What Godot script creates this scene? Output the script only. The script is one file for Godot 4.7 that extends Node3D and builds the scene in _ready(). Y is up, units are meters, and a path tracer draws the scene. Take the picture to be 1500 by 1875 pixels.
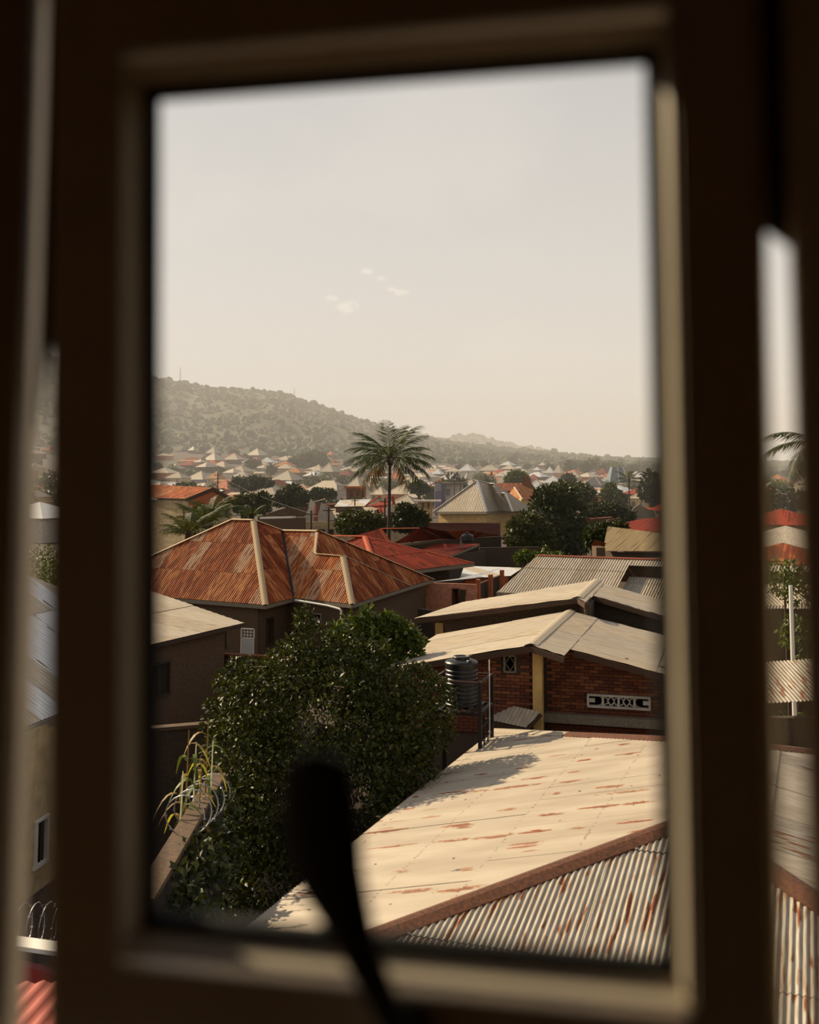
extends Node3D
# A town seen from an upper room through a slightly open, bronze-tinted top-hung window.
# Eye at (0, 9, 0), looking along -Z. Units are metres.

const EYE := 9.0
const FOCAL := 2000.0
const CENTRE := Vector2(750.0, 690.0)
const PITCH := 0.08877
const LINES := 868.0

var rng := RandomNumberGenerator.new()
var M := {}
var taken := {}
var hill_noise := FastNoiseLite.new()


# ------------------------------------------------------------------ geometry helpers
class Geo:
	var v := PackedVector3Array()
	var n := PackedVector3Array()
	var t := PackedVector2Array()
	var c := PackedColorArray()
	var tinted := false

	func put(p: Vector3, q: Vector3, w: Vector2) -> void:
		v.append(p)
		n.append(q)
		t.append(w)

	func tri(a: Vector3, b: Vector3, d: Vector3, ua := Vector2.ZERO, ub := Vector2.ZERO, ud := Vector2.ZERO) -> void:
		var m := (d - a).cross(b - a).normalized()
		put(a, m, ua)
		put(b, m, ub)
		put(d, m, ud)

	func quad(a: Vector3, b: Vector3, d: Vector3, e: Vector3, s := 1.0) -> void:
		var m := (d - a).cross(b - a).normalized()
		var x := (b - a).length() * s
		var y := (e - a).length() * s
		put(a, m, Vector2.ZERO)
		put(b, m, Vector2(x, 0))
		put(d, m, Vector2(x, y))
		put(a, m, Vector2.ZERO)
		put(d, m, Vector2(x, y))
		put(e, m, Vector2(0, y))

	func smooth_quad(a: Vector3, b: Vector3, d: Vector3, e: Vector3, na: Vector3, nb: Vector3, nd: Vector3, ne: Vector3) -> void:
		if (d - a).cross(b - a).dot(na + nd) + (e - a).cross(d - a).dot(na + nd) < 0.0:
			smooth_quad(a, e, d, b, na, ne, nd, nb)
			return
		put(a, na, Vector2(0, 0))
		put(b, nb, Vector2(1, 0))
		put(d, nd, Vector2(1, 1))
		put(a, na, Vector2(0, 0))
		put(d, nd, Vector2(1, 1))
		put(e, ne, Vector2(0, 1))

	func box(x: Transform3D, s: Vector3) -> void:
		var k: Array[Vector3] = []
		for i in 8:
			k.append(x * Vector3(s.x * (0.5 if i & 1 else -0.5), s.y * (0.5 if i & 2 else -0.5), s.z * (0.5 if i & 4 else -0.5)))
		for f in [[0, 2, 3, 1], [4, 5, 7, 6], [0, 1, 5, 4], [2, 6, 7, 3], [0, 4, 6, 2], [1, 3, 7, 5]]:
			quad(k[f[0]], k[f[1]], k[f[2]], k[f[3]])

	# a box with its twelve edges cut at 45 degrees
	func bevel_box(x: Transform3D, s: Vector3, b: float) -> void:
		var h := s * 0.5
		for ax in 3:
			for sg in [-1.0, 1.0]:
				var u := (ax + 1) % 3
				var w := (ax + 2) % 3
				var q: Array[Vector3] = []
				for k in [[-1, -1], [1, -1], [1, 1], [-1, 1]]:
					var p := Vector3.ZERO
					p[ax] = sg * h[ax]
					p[u] = k[0] * (h[u] - b)
					p[w] = k[1] * (h[w] - b)
					q.append(x * p)
				if sg > 0:
					quad(q[3], q[2], q[1], q[0])
				else:
					quad(q[0], q[1], q[2], q[3])
			var u2 := (ax + 1) % 3
			var w2 := (ax + 2) % 3
			for k in [[-1, -1], [1, -1], [1, 1], [-1, 1]]:
				var p0 := Vector3.ZERO
				var p1 := Vector3.ZERO
				p0[u2] = k[0] * h[u2]
				p0[w2] = k[1] * (h[w2] - b)
				p1[u2] = k[0] * (h[u2] - b)
				p1[w2] = k[1] * h[w2]
				var q0 := p0
				var q1 := p1
				p0[ax] = -h[ax] + b
				p1[ax] = -h[ax] + b
				q0[ax] = h[ax] - b
				q1[ax] = h[ax] - b
				quad(x * p0, x * p1, x * q1, x * q0)

	func tube(points: Array, radii: Array, sides := 8) -> void:
		var rings := []
		var side := Vector3.UP
		for i in points.size():
			var d: Vector3 = (points[mini(i + 1, points.size() - 1)] - points[maxi(i - 1, 0)]).normalized()
			if i == 0:
				side = d.cross(Vector3.UP if absf(d.y) < 0.9 else Vector3.RIGHT).normalized()
			else:
				side = (side - d * side.dot(d)).normalized()
			var up := d.cross(side)
			var ring := []
			for k in sides:
				var a := TAU * k / sides
				var o := side * cos(a) + up * sin(a)
				ring.append([points[i] + o * radii[i], o])
			rings.append(ring)
		for i in rings.size() - 1:
			for k in sides:
				var a: Array = rings[i][k]
				var b: Array = rings[i][(k + 1) % sides]
				var d: Array = rings[i + 1][(k + 1) % sides]
				var e: Array = rings[i + 1][k]
				smooth_quad(a[0], b[0], d[0], e[0], a[1], b[1], d[1], e[1])
		for k in sides:
			tri(points[0], rings[0][(k + 1) % sides][0], rings[0][k][0])
			tri(points[-1], rings[-1][k][0], rings[-1][(k + 1) % sides][0])

	# profile of Vector2(radius, height) turned about Y
	func lathe(profile: Array, sides := 32, at := Vector3.ZERO) -> void:
		for i in profile.size() - 1:
			var p: Vector2 = profile[i]
			var q: Vector2 = profile[i + 1]
			var m := Vector2(q.y - p.y, p.x - q.x).normalized()
			for k in sides:
				var a := TAU * k / sides
				var b := TAU * (k + 1) / sides
				var ra := Vector3(cos(a), 0, sin(a))
				var rb := Vector3(cos(b), 0, sin(b))
				var na := ra * m.x + Vector3.UP * m.y
				var nb := rb * m.x + Vector3.UP * m.y
				smooth_quad(at + ra * p.x + Vector3.UP * p.y, at + rb * p.x + Vector3.UP * p.y, at + rb * q.x + Vector3.UP * q.y, at + ra * q.x + Vector3.UP * q.y, na, nb, nb, na)

	func mesh() -> ArrayMesh:
		var a := []
		a.resize(Mesh.ARRAY_MAX)
		a[Mesh.ARRAY_VERTEX] = v
		a[Mesh.ARRAY_NORMAL] = n
		a[Mesh.ARRAY_TEX_UV] = t
		if tinted:
			a[Mesh.ARRAY_COLOR] = c
		var m := ArrayMesh.new()
		m.add_surface_from_arrays(Mesh.PRIMITIVE_TRIANGLES, a)
		return m


func part(called: String, g, m: Material, parent: Node) -> MeshInstance3D:
	var o := MeshInstance3D.new()
	o.name = called
	o.mesh = g.mesh() if g is Geo else g
	o.material_override = null
	for i in o.mesh.get_surface_count():
		o.set_surface_override_material(i, m)
	parent.add_child(o, true)
	return o


func numbered(called: String) -> String:
	var k: int = taken.get(called, 0)
	taken[called] = k + 1
	return called if k == 0 else "%s_%03d" % [called, k]


func thing(called: String, label: String, category: String, at := Vector3.ZERO, group := "", turn := 0.0) -> Node3D:
	var o := Node3D.new()
	o.name = numbered(called)
	add_child(o)
	o.position = at
	o.rotation.y = turn
	o.set_meta("label", label)
	o.set_meta("category", category)
	if group:
		o.set_meta("group", group)
	return o


func structure(called: String, g, m: Material, label: String, category: String) -> MeshInstance3D:
	var o := part(called, g, m, self)
	o.set_meta("kind", "structure")
	o.set_meta("label", label)
	o.set_meta("category", category)
	return o


# ------------------------------------------------------------------ surveying: where a line of sight meets a plane of the place
func sight(px: float, py: float) -> Vector3:
	return Vector3((px - CENTRE.x) / FOCAL, -(py - CENTRE.y) / FOCAL, -1.0).rotated(Vector3.RIGHT, PITCH)


func at_height(px: float, py: float, h: float) -> Vector3:
	var d := sight(px, py)
	return Vector3(0, EYE, 0) + d * ((h - EYE) / d.y)


func at_distance(px: float, py: float, far: float) -> Vector3:
	var d := sight(px, py)
	return Vector3(0, EYE, 0) + d * (far / -d.z)


func on_plane(px: float, py: float, a: Vector3, b: Vector3, c: Vector3) -> Vector3:
	var m := (b - a).cross(c - a)
	var o := Vector3(0, EYE, 0)
	var d := sight(px, py)
	return o + d * ((a - o).dot(m) / d.dot(m))


func flat(p: Vector3, y := 0.0) -> Vector3:
	return Vector3(p.x, y, p.z)


# height of the land
func land(x: float, z: float) -> float:
	var d := -z
	var side := clampf(0.5 - x / maxf(d, 1.0) * 1.6, 0.0, 1.15)
	var rise := maxf(0.0, d - 480.0)
	return rise * lerpf(0.012, 0.062, side) * smoothstep(0.0, 120.0, rise)


# ------------------------------------------------------------------ materials
func mat(called: String, c: Color, rough := 0.9, metal := 0.0) -> StandardMaterial3D:
	var m := StandardMaterial3D.new()
	m.resource_name = called
	m.albedo_color = c
	m.roughness = rough
	m.metallic = metal
	M[called] = m
	return m


func noise_tex(sd: int, freq: float, lo: float, hi: float, size := 512, octaves := 4) -> NoiseTexture2D:
	var f := FastNoiseLite.new()
	f.seed = sd
	f.frequency = freq
	f.fractal_octaves = octaves
	var t := NoiseTexture2D.new()
	t.noise = f
	t.width = size
	t.height = size
	t.seamless = true
	var r := Gradient.new()
	r.set_color(0, Color(lo, lo, lo))
	r.set_color(1, Color(hi, hi, hi))
	t.color_ramp = r
	return t


func grained(called: String, c: Color, tex: Texture2D, scale: float, rough := 0.9) -> StandardMaterial3D:
	var m := mat(called, c, rough)
	m.albedo_texture = tex
	m.uv1_triplanar = true
	m.uv1_world_triplanar = true
	m.uv1_scale = Vector3.ONE * scale
	return m


# sheet metal: streaks run down the sheet (v), from clean colour to rust
func sheet_texture(sd: int, clean: Color, dirty: Color, rust: Color, amount: float) -> ImageTexture:
	var f := FastNoiseLite.new()
	f.seed = sd
	f.frequency = 0.02
	f.fractal_octaves = 4
	var g := FastNoiseLite.new()
	g.seed = sd + 7
	g.frequency = 0.09
	g.fractal_octaves = 3
	f.frequency = 0.055
	g.frequency = 0.17
	var fa := f.get_seamless_image(256, 28)
	fa.resize(256, 256, Image.INTERPOLATE_CUBIC)
	var gb := g.get_seamless_image(256, 28)
	gb.resize(256, 256, Image.INTERPOLATE_CUBIC)
	var im := Image.create(256, 256, false, Image.FORMAT_RGB8)
	for y in 256:
		for x in 256:
			var a := (fa.get_pixel(x, y).r - 0.5) * 1.5
			var b := (gb.get_pixel(x, y).r - 0.5) * 1.5
			var k := smoothstep(0.25 - amount, 0.6 - amount, a * 0.9 + b * 0.35 + 0.25)
			var base := clean.lerp(dirty, clampf(0.5 + b * 1.3, 0.0, 1.0))
			im.set_pixel(x, y, base.lerp(rust.lerp(rust.darkened(0.25), clampf(0.45 + a * 1.4, 0, 1)), k))
	return ImageTexture.create_from_image(im)


func sheet(called: String, sd: int, clean: Color, dirty: Color, rust: Color, amount: float, rough := 0.75, metal := 0.0) -> StandardMaterial3D:
	var m := mat(called, Color.WHITE, rough, metal)
	m.metallic_specular = 0.35
	m.albedo_texture = sheet_texture(sd, clean, dirty, rust, amount)
	return m


func make_materials() -> void:
	var soft := noise_tex(3, 0.012, 0.72, 1.0)
	var fine := noise_tex(5, 0.05, 0.6, 1.0)
	var paint := mat("white_frame_paint", Color(0.80, 0.75, 0.66), 0.45)
	paint.albedo_texture = noise_tex(8, 0.03, 0.93, 1.0, 256)
	paint.uv1_triplanar = true
	mat("rubber", Color(0.03, 0.028, 0.025), 0.8)
	mat("handle_black", Color(0.025, 0.024, 0.024), 0.5)
	mat("stay_metal", Color(0.32, 0.31, 0.30), 0.45, 0.8)
	var glass := mat("bronze_glass", Color(0.45, 0.30, 0.15, 0.004), 0.0)
	glass.transparency = BaseMaterial3D.TRANSPARENCY_ALPHA
	grained("room_plaster", Color(0.76, 0.60, 0.38), soft, 0.6)
	grained("room_floor", Color(0.42, 0.30, 0.21), soft, 0.7, 0.6)
	grained("earth", Color(0.30, 0.21, 0.14), noise_tex(11, 0.02, 0.55, 1.0), 0.13)
	grained("hill_ground", Color(0.36, 0.35, 0.20), noise_tex(12, 0.02, 0.5, 1.0), 0.01)
	grained("far_hill_ground", Color(0.33, 0.35, 0.24), noise_tex(13, 0.02, 0.5, 1.0), 0.006)
	grained("plaster_brown", Color(0.42, 0.32, 0.22), fine, 0.35)
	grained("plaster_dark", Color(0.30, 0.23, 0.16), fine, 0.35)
	grained("wall_maroon", Color(0.40, 0.15, 0.09), fine, 0.4)
	grained("wall_mossy", Color(0.17, 0.13, 0.09), fine, 0.6)
	grained("plaster_yellow", Color(0.84, 0.69, 0.42), soft, 0.3)
	grained("plaster_cream", Color(0.80, 0.70, 0.52), soft, 0.3)
	grained("plaster_white", Color(0.82, 0.78, 0.72), soft, 0.3)
	grained("plaster_pink", Color(0.86, 0.57, 0.43), soft, 0.4)
	grained("plaster_orange", Color(0.74, 0.40, 0.20), soft, 0.3)
	grained("plaster_lilac", Color(0.48, 0.44, 0.56), soft, 0.3)
	grained("concrete", Color(0.60, 0.55, 0.46), fine, 0.5)
	grained("mortar", Color(0.36, 0.29, 0.23), fine, 1.2)
	for i in 4:
		grained("brick_%d" % i, [Color(0.55, 0.31, 0.18), Color(0.48, 0.26, 0.15), Color(0.60, 0.36, 0.21), Color(0.42, 0.22, 0.13)][i], fine, 2.1)
	var wg := mat("window_glass", Color(0.60, 0.62, 0.60, 0.06), 0.05)
	wg.transparency = BaseMaterial3D.TRANSPARENCY_ALPHA
	mat("curtained_glass", Color(0.34, 0.34, 0.33), 0.15)
	mat("blue_glass", Color(0.20, 0.30, 0.36), 0.15)
	mat("steel_dark", Color(0.10, 0.085, 0.075), 0.6, 0.3)
	mat("steel_rusty", Color(0.23, 0.12, 0.07), 0.8)
	mat("galvanised", Color(0.62, 0.62, 0.62), 0.4, 0.7)
	mat("tank_plastic", Color(0.055, 0.052, 0.05), 0.42)
	mat("white_metal", Color(0.82, 0.80, 0.76), 0.5)
	mat("bark", Color(0.25, 0.18, 0.12), 0.95)
	mat("palm_bark", Color(0.20, 0.155, 0.11), 0.95)
	mat("wood", Color(0.25, 0.17, 0.11), 0.9)
	mat("cap_cream", Color(0.70, 0.60, 0.46), 0.8)
	mat("cap_red", Color(0.68, 0.29, 0.13), 0.8)
	mat("cap_rust", Color(0.46, 0.21, 0.09), 0.85)
	mat("red_paint", Color(0.50, 0.11, 0.09), 0.7)
	grained("cap_near_rust", Color(0.46, 0.255, 0.125), noise_tex(21, 0.03, 0.45, 1.0), 0.9)
	grained("cap_pale", Color(0.80, 0.73, 0.62), fine, 0.9, 0.6)
	for d in [["leaf", Color(1.0, 1.0, 0.85), 0.5], ["palm_leaf", Color(1, 1, 1), 0.62], ["dry_leaf", Color(0.50, 0.38, 0.20), 0.6]]:
		var lm := mat(d[0], d[1], d[2])
		lm.vertex_color_use_as_albedo = d[0] != "dry_leaf"
		lm.backlight_enabled = true
		lm.backlight = Color(0.62, 0.60, 0.16)
		lm.metallic_specular = 0.4
	var scrub := mat("scrub", Color(0.28, 0.29, 0.16), 0.95)
	scrub.vertex_color_use_as_albedo = true
	scrub.albedo_color = Color.WHITE
	# sheet metals
	var rust := Color(0.67, 0.375, 0.20)
	for i in 6:
		sheet("rust_sheet_%d" % i, 40 + i, [Color(0.72, 0.56, 0.43), Color(0.76, 0.530, 0.320), Color(0.72, 0.477, 0.281), Color(0.73, 0.61, 0.49), Color(0.62, 0.350, 0.184), Color(0.68, 0.403, 0.213)][i], [Color(0.68, 0.46, 0.30), Color(0.70, 0.424, 0.233), Color(0.66, 0.360, 0.184), Color(0.68, 0.51, 0.37), Color(0.56, 0.286, 0.136), Color(0.62, 0.329, 0.155)][i], [rust, rust, Color(0.60, 0.307, 0.145), rust, Color(0.50, 0.233, 0.107), Color(0.60, 0.297, 0.136)][i], [0.10, 0.22, 0.30, -0.06, 0.38, 0.26][i])
	for i in 3:
		sheet("pale_sheet_%d" % i, 60 + i, [Color(0.73, 0.685, 0.61), Color(0.69, 0.645, 0.57), Color(0.71, 0.655, 0.565)][i], [Color(0.66, 0.60, 0.52), Color(0.64, 0.58, 0.50), Color(0.62, 0.555, 0.465)][i], Color(0.52, 0.30, 0.15), -0.62, 0.6, 0.1)
		sheet("grey_sheet_%d" % i, 70 + i, [Color(0.68, 0.635, 0.565), Color(0.64, 0.60, 0.535), Color(0.66, 0.605, 0.52)][i], [Color(0.60, 0.55, 0.48), Color(0.58, 0.53, 0.46), Color(0.56, 0.505, 0.425)][i], Color(0.46, 0.28, 0.16), -0.52, 0.65, 0.1)
		sheet("red_sheet_%d" % i, 80 + i, [Color(0.54, 0.18, 0.08), Color(0.44, 0.145, 0.075), Color(0.56, 0.20, 0.09)][i], [Color(0.46, 0.14, 0.06), Color(0.44, 0.13, 0.06), Color(0.50, 0.16, 0.07)][i], Color(0.36, 0.11, 0.05), -0.15, 0.85)
	sheet("olive_sheet", 91, Color(0.46, 0.40, 0.28), Color(0.40, 0.34, 0.23), Color(0.36, 0.24, 0.13), -0.1)
	sheet("orange_sheet", 92, Color(0.74, 0.42, 0.22), Color(0.68, 0.35, 0.18), Color(0.58, 0.27, 0.13), 0.1)
	sheet("tan_sheet", 93, Color(0.70, 0.47, 0.22), Color(0.62, 0.38, 0.17), Color(0.52, 0.28, 0.13), 0.05)
	sheet("slate_sheet", 94, Color(0.22, 0.21, 0.23), Color(0.18, 0.17, 0.19), Color(0.2, 0.15, 0.12), -0.3, 0.5)
	sheet("bright_sheet", 95, Color(0.86, 0.85, 0.83), Color(0.80, 0.79, 0.77), Color(0.6, 0.5, 0.4), -0.4, 0.35, 0.5)
	sheet("near_hip_sheet", 96, Color(0.66, 0.63, 0.58), Color(0.58, 0.53, 0.46), Color(0.58, 0.30, 0.12), -0.2, 0.55, 0.15)


# ------------------------------------------------------------------ camera, sky, sun
const SUN_AZIMUTH := -57.0
const SUN_HEIGHT := 32.0


func set_view_and_light() -> void:
	var cam := Camera3D.new()
	cam.name = "camera"
	add_child(cam)
	cam.position = Vector3(0, EYE, 0)
	cam.rotation.x = PITCH
	var lens := CameraAttributesPhysical.new()
	lens.frustum_focal_length = 35.0
	lens.frustum_near = 0.05
	lens.frustum_far = 9000.0
	lens.frustum_focus_distance = 48.0
	lens.exposure_aperture = 1.8
	cam.attributes = lens
	cam.near = 0.05
	cam.far = 9000.0
	cam.projection = Camera3D.PROJECTION_FRUSTUM
	cam.size = 1875.0 / FOCAL * 0.05
	cam.frustum_offset = Vector2(0.0, -(937.5 - CENTRE.y) / FOCAL * 0.05)
	cam.current = true

	var sun := DirectionalLight3D.new()
	sun.name = "sun"
	add_child(sun)
	var az := deg_to_rad(SUN_AZIMUTH)
	var el := deg_to_rad(SUN_HEIGHT)
	var to_sun := Vector3(sin(az) * cos(el), sin(el), -cos(az) * cos(el))
	sun.look_at_from_position(to_sun * 50.0, Vector3.ZERO)
	sun.light_color = Color(1.0, 0.915, 0.77)
	sun.light_energy = 2.2
	sun.light_angular_distance = 0.8
	sun.shadow_enabled = true
	sun.sky_mode = DirectionalLight3D.SKY_MODE_LIGHT_ONLY

	var e := Environment.new()
	e.background_mode = Environment.BG_SKY
	e.sky = Sky.new()
	var pano := PanoramaSkyMaterial.new()
	pano.panorama = sky_picture(to_sun)
	e.sky.sky_material = pano
	e.tonemap_mode = Environment.TONE_MAPPER_LINEAR
	e.tonemap_exposure = 1.2
	e.sdfgi_enabled = true
	e.ssao_enabled = true
	e.ssil_enabled = true
	e.volumetric_fog_enabled = true
	e.volumetric_fog_density = 0.0
	var w := WorldEnvironment.new()
	w.name = "world"
	w.environment = e
	add_child(w)
	# the haze that lies over the valley, from the first streets to the far hill
	var haze := FogVolume.new()
	haze.name = "valley_haze"
	haze.shape = RenderingServer.FOG_VOLUME_SHAPE_BOX
	haze.size = Vector3(5200, 230, 3900)
	haze.position = Vector3(0, 95, -2030)
	var air := FogMaterial.new()
	air.density = 0.00040
	air.albedo = Color(0.97, 0.955, 0.94)
	haze.material = air
	add_child(haze)
	haze.set_meta("kind", "stuff")
	haze.set_meta("label", "thin pale haze lying over the far town and hills")
	haze.set_meta("category", "haze")


func sky_picture(to_sun: Vector3) -> ImageTexture:
	var wide := 4096
	var high := 2048
	var im := Image.create(wide, high, false, Image.FORMAT_RGBF)
	var f := FastNoiseLite.new()
	f.seed = 17
	f.frequency = 0.9
	f.fractal_octaves = 5
	var g := FastNoiseLite.new()
	g.seed = 19
	g.frequency = 14.0
	g.fractal_octaves = 4
	# small broken clouds: [direction, half width, half height]
	var puffs := []
	for p in [[675, 497, 14, 5], [696, 510, 12, 4], [737, 536, 17, 6], [612, 546, 13, 6], [636, 563, 22, 11], [715, 530, 9, 4]]:
		var d := sight(p[0], p[1]).normalized()
		puffs.append([atan2(d.x, -d.z), asin(d.y), p[2] / FOCAL, p[3] / FOCAL])
	for y in high:
		var el := PI * (0.5 - (y + 0.5) / high)
		var up := maxf(sin(el), 0.0)
		var deg := rad_to_deg(maxf(el, 0.0))
		var t := 1.0 - exp(-deg / 30.0)
		var base := Color(0.80, 0.765, 0.705).lerp(Color(0.22, 0.235, 0.28), t)
		if el < 0.0:
			im.fill_rect(Rect2i(0, y, wide, high - y), Color(0.20, 0.17, 0.13))
			break
		for x in wide:
			var az := wrapf((x + 0.5) / wide * TAU, -PI, PI)
			var col := base
			if el >= 0.0:
				var d := Vector3(sin(az) * cos(el), sin(el), -cos(az) * cos(el))
				var near := maxf(0.0, d.dot(to_sun))
				col = col * (0.92 + 0.14 * near + 0.22 * pow(near, 6.0))
				if up > 0.01 and up < 0.75:
					var q := Vector2(d.x, d.z) / (up + 0.12)
					var veil := smoothstep(0.0, 0.55, f.get_noise_2d(q.x * 0.9, q.y * 0.5))
					col = col.lerp(Color(0.80, 0.75, 0.68) * (0.9 + 0.12 * near), veil * 0.30 * (1.0 - up))
				if absf(az) < 0.25 and el < 0.3 and el > 0.08:
					for p in puffs:
						var a: float = (az - p[0]) / p[2]
						var b: float = (el - p[1]) / p[3]
						var k := 1.0 - sqrt(a * a + b * b) + g.get_noise_2d(az * 5.0, el * 8.0) * 1.1
						if k > 0.0:
							col = col.lerp(Color(0.93, 0.86, 0.76), clampf(k * 0.8, 0.0, 0.5))
			im.set_pixel(x, y, Color(col.r, col.g, col.b))
	return ImageTexture.create_from_image(im)


# ------------------------------------------------------------------ the room and its window
const WINDOW_TURN := -0.20473
const SASH_TILT := 0.0454


func mitred_side(prof: Array, hw: float, hh: float, cx: float, cy: float, side: int) -> Geo:
	# prof: Vector2(inset from the outer edge, z); side 0 bottom, 1 right, 2 top, 3 left
	var g := Geo.new()
	var corner := func(o: float, z: float, k: int) -> Vector3:
		var s: Vector2 = [Vector2(-1, -1), Vector2(1, -1), Vector2(1, 1), Vector2(-1, 1)][k % 4]
		return Vector3(cx + s.x * (hw - o), cy + s.y * (hh - o), z)
	for i in prof.size():
		var p: Vector2 = prof[i]
		var q: Vector2 = prof[(i + 1) % prof.size()]
		g.quad(corner.call(p.x, p.y, side), corner.call(p.x, p.y, side + 1), corner.call(q.x, q.y, side + 1), corner.call(q.x, q.y, side))
	return g


func build_room() -> void:
	var at := Transform3D(Basis(Vector3.UP, WINDOW_TURN), Vector3(0, EYE - 0.02, -0.92))
	var slab := func(called: String, lo: Vector3, hi: Vector3, m: String, label: String, cat: String):
		var g := Geo.new()
		g.box(Transform3D(Basis(), (lo + hi) * 0.5), hi - lo)
		var o := structure(called, g, M[m], label, cat)
		o.transform = at
		return o
	# the wall with the window opening: four pieces in one mesh
	var g := Geo.new()
	for b in [[-2.2, -0.43, -1.7, 1.5], [0.385, 2.0, -1.7, 1.5], [-0.43, 0.385, -1.7, -0.56], [-0.43, 0.385, 0.55, 1.5]]:
		g.box(Transform3D(Basis(), Vector3((b[0] + b[1]) * 0.5, (b[2] + b[3]) * 0.5, -0.015)), Vector3(b[1] - b[0], b[3] - b[2], 0.11))
	var wf := structure("wall_front", g, M.room_plaster, "plastered wall round the tinted window", "wall")
	wf.transform = at
	slab.call("wall_right", Vector3(1.8, -1.7, 0.04), Vector3(2.0, 1.5, 4.0), "room_plaster", "plastered blank side wall of the dim room", "wall")
	slab.call("wall_back", Vector3(-2.2, -1.7, 4.0), Vector3(2.0, 1.5, 4.2), "room_plaster", "plastered back wall of the dim room", "wall")
	# a second, low window in the side wall lights the inner faces of the frame
	var gb := Geo.new()
	for b in [[0.04, 0.4, -1.7, 1.5], [1.7, 4.0, -1.7, 1.5], [0.4, 1.7, -1.7, -1.4], [0.4, 1.7, -0.3, 1.5]]:
		gb.box(Transform3D(Basis(), Vector3(-2.1, (b[2] + b[3]) * 0.5, (b[0] + b[1]) * 0.5)), Vector3(0.2, b[3] - b[2], b[1] - b[0]))
	var wb := structure("wall_left", gb, M.room_plaster, "plastered side wall of the dim room with a low window", "wall")
	wb.transform = at
	var w2 := Node3D.new()
	w2.name = "window_2"
	add_child(w2)
	w2.transform = at * Transform3D(Basis(Vector3.UP, -PI / 2), Vector3(-2.1, -0.85, 1.05))
	w2.set_meta("kind", "structure")
	w2.set_meta("label", "low white window in the side wall of the room")
	w2.set_meta("category", "window")
	for s in 4:
		part(["frame_sill", "frame_jamb", "frame_head", "frame_jamb"][s], mitred_side([Vector2(0, -0.04), Vector2(0, 0.04), Vector2(0.05, 0.04), Vector2(0.05, -0.04)], 0.65, 0.55, 0.0, 0.0, s), M.white_frame_paint, w2)
	var mu := Geo.new()
	mu.box(Transform3D(), Vector3(0.05, 1.02, 0.06))
	part("mullion", mu, M.white_frame_paint, w2)
	slab.call("floor", Vector3(-2.2, -1.7, -0.13), Vector3(2.0, -1.5, 4.2), "room_floor", "brown floor of the dim upstairs room", "floor")
	slab.call("ceiling", Vector3(-2.2, 1.3, -0.13), Vector3(2.0, 1.5, 4.2), "room_plaster", "plastered ceiling of the dim room", "ceiling")

	var win := Node3D.new()
	win.name = "window_1"
	add_child(win)
	win.transform = at
	win.set_meta("kind", "structure")
	win.set_meta("label", "white framed top-hung window of bronze tinted glass standing ajar")
	win.set_meta("category", "window")
	# fixed frame: lip towards the room, rebate behind it
	var fx := (-0.353 + 0.308) * 0.5
	var hw := (0.353 + 0.308) * 0.5 + 0.075
	var hh := 0.553
	var prof := [Vector2(0, -0.07), Vector2(0, 0.05), Vector2(0.02, 0.05), Vector2(0.07, 0.024), Vector2(0.075, 0.018), Vector2(0.075, 0.002), Vector2(0.072, 0.0), Vector2(0.045, 0.0), Vector2(0.045, -0.07)]
	for s in 4:
		part(["frame_sill", "frame_jamb", "frame_head", "frame_jamb"][s], mitred_side(prof, hw, hh, fx, -0.005, s), M.white_frame_paint, win)
	for sg in [-1, 1]:
		# black hinge arms and draught strips that close the gap between frame and sash towards the top
		var st := Geo.new()
		var q := [Vector2(-0.3475, 0.5), Vector2(-0.318, 0.5), Vector2(-0.318, 0.30), Vector2(-0.3475, 0.06)] if sg < 0 else [Vector2(0.280, 0.5), Vector2(0.316, 0.5), Vector2(0.316, 0.195), Vector2(0.280, 0.225)]
		for z in [-0.002, -0.008]:
			st.quad(Vector3(q[0].x, q[0].y, z), Vector3(q[1].x, q[1].y, z), Vector3(q[2].x, q[2].y, z), Vector3(q[3].x, q[3].y, z))
		for i in 4:
			var p: Vector2 = q[i]
			var r: Vector2 = q[(i + 1) % 4]
			st.quad(Vector3(p.x, p.y, -0.002), Vector3(r.x, r.y, -0.002), Vector3(r.x, r.y, -0.008), Vector3(p.x, p.y, -0.008))
		part("friction_stay", st, M.rubber, win)

	# the sash hangs from its top edge and leans out at the bottom
	var sash := Node3D.new()
	sash.name = "sash"
	win.add_child(sash)
	sash.rotation.x = SASH_TILT
	var scx := (-0.325 + 0.290) * 0.5
	var shw := (0.325 + 0.290) * 0.5
	var scy := -0.0025
	var shh := 0.467
	var face := [Vector2(0, -0.03), Vector2(0, 0.008), Vector2(0.003, 0.014), Vector2(0.012, 0.02), Vector2(shw - 0.2345, 0.02), Vector2(shw - 0.2345, -0.03)]
	for s in 4:
		part(["rail", "stile", "rail", "stile"][s], mitred_side(face, shw, shh, scx, scy, s), M.white_frame_paint, sash)
	var gcx := -0.014
	var gcy := -0.003
	# glazing beads slope from the sash face down to the rubber seal
	var bead := [Vector2(0, -0.004), Vector2(0, 0.0205), Vector2(0.004, 0.0225), Vector2(0.016, 0.006), Vector2(0.018, -0.004)]
	var seal := [Vector2(0, -0.006), Vector2(0, 0.005), Vector2(0.009, 0.004), Vector2(0.011, 0.0005), Vector2(0.011, -0.006)]
	for s in 4:
		part("glazing_bead", mitred_side(bead, 0.2405, 0.3845, gcx, gcy, s), M.white_frame_paint, sash)
	for s in 4:
		part("rubber_seal", mitred_side(seal, 0.2235, 0.3675, gcx, gcy, s), M.rubber, sash)
	var pg := Geo.new()
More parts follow.
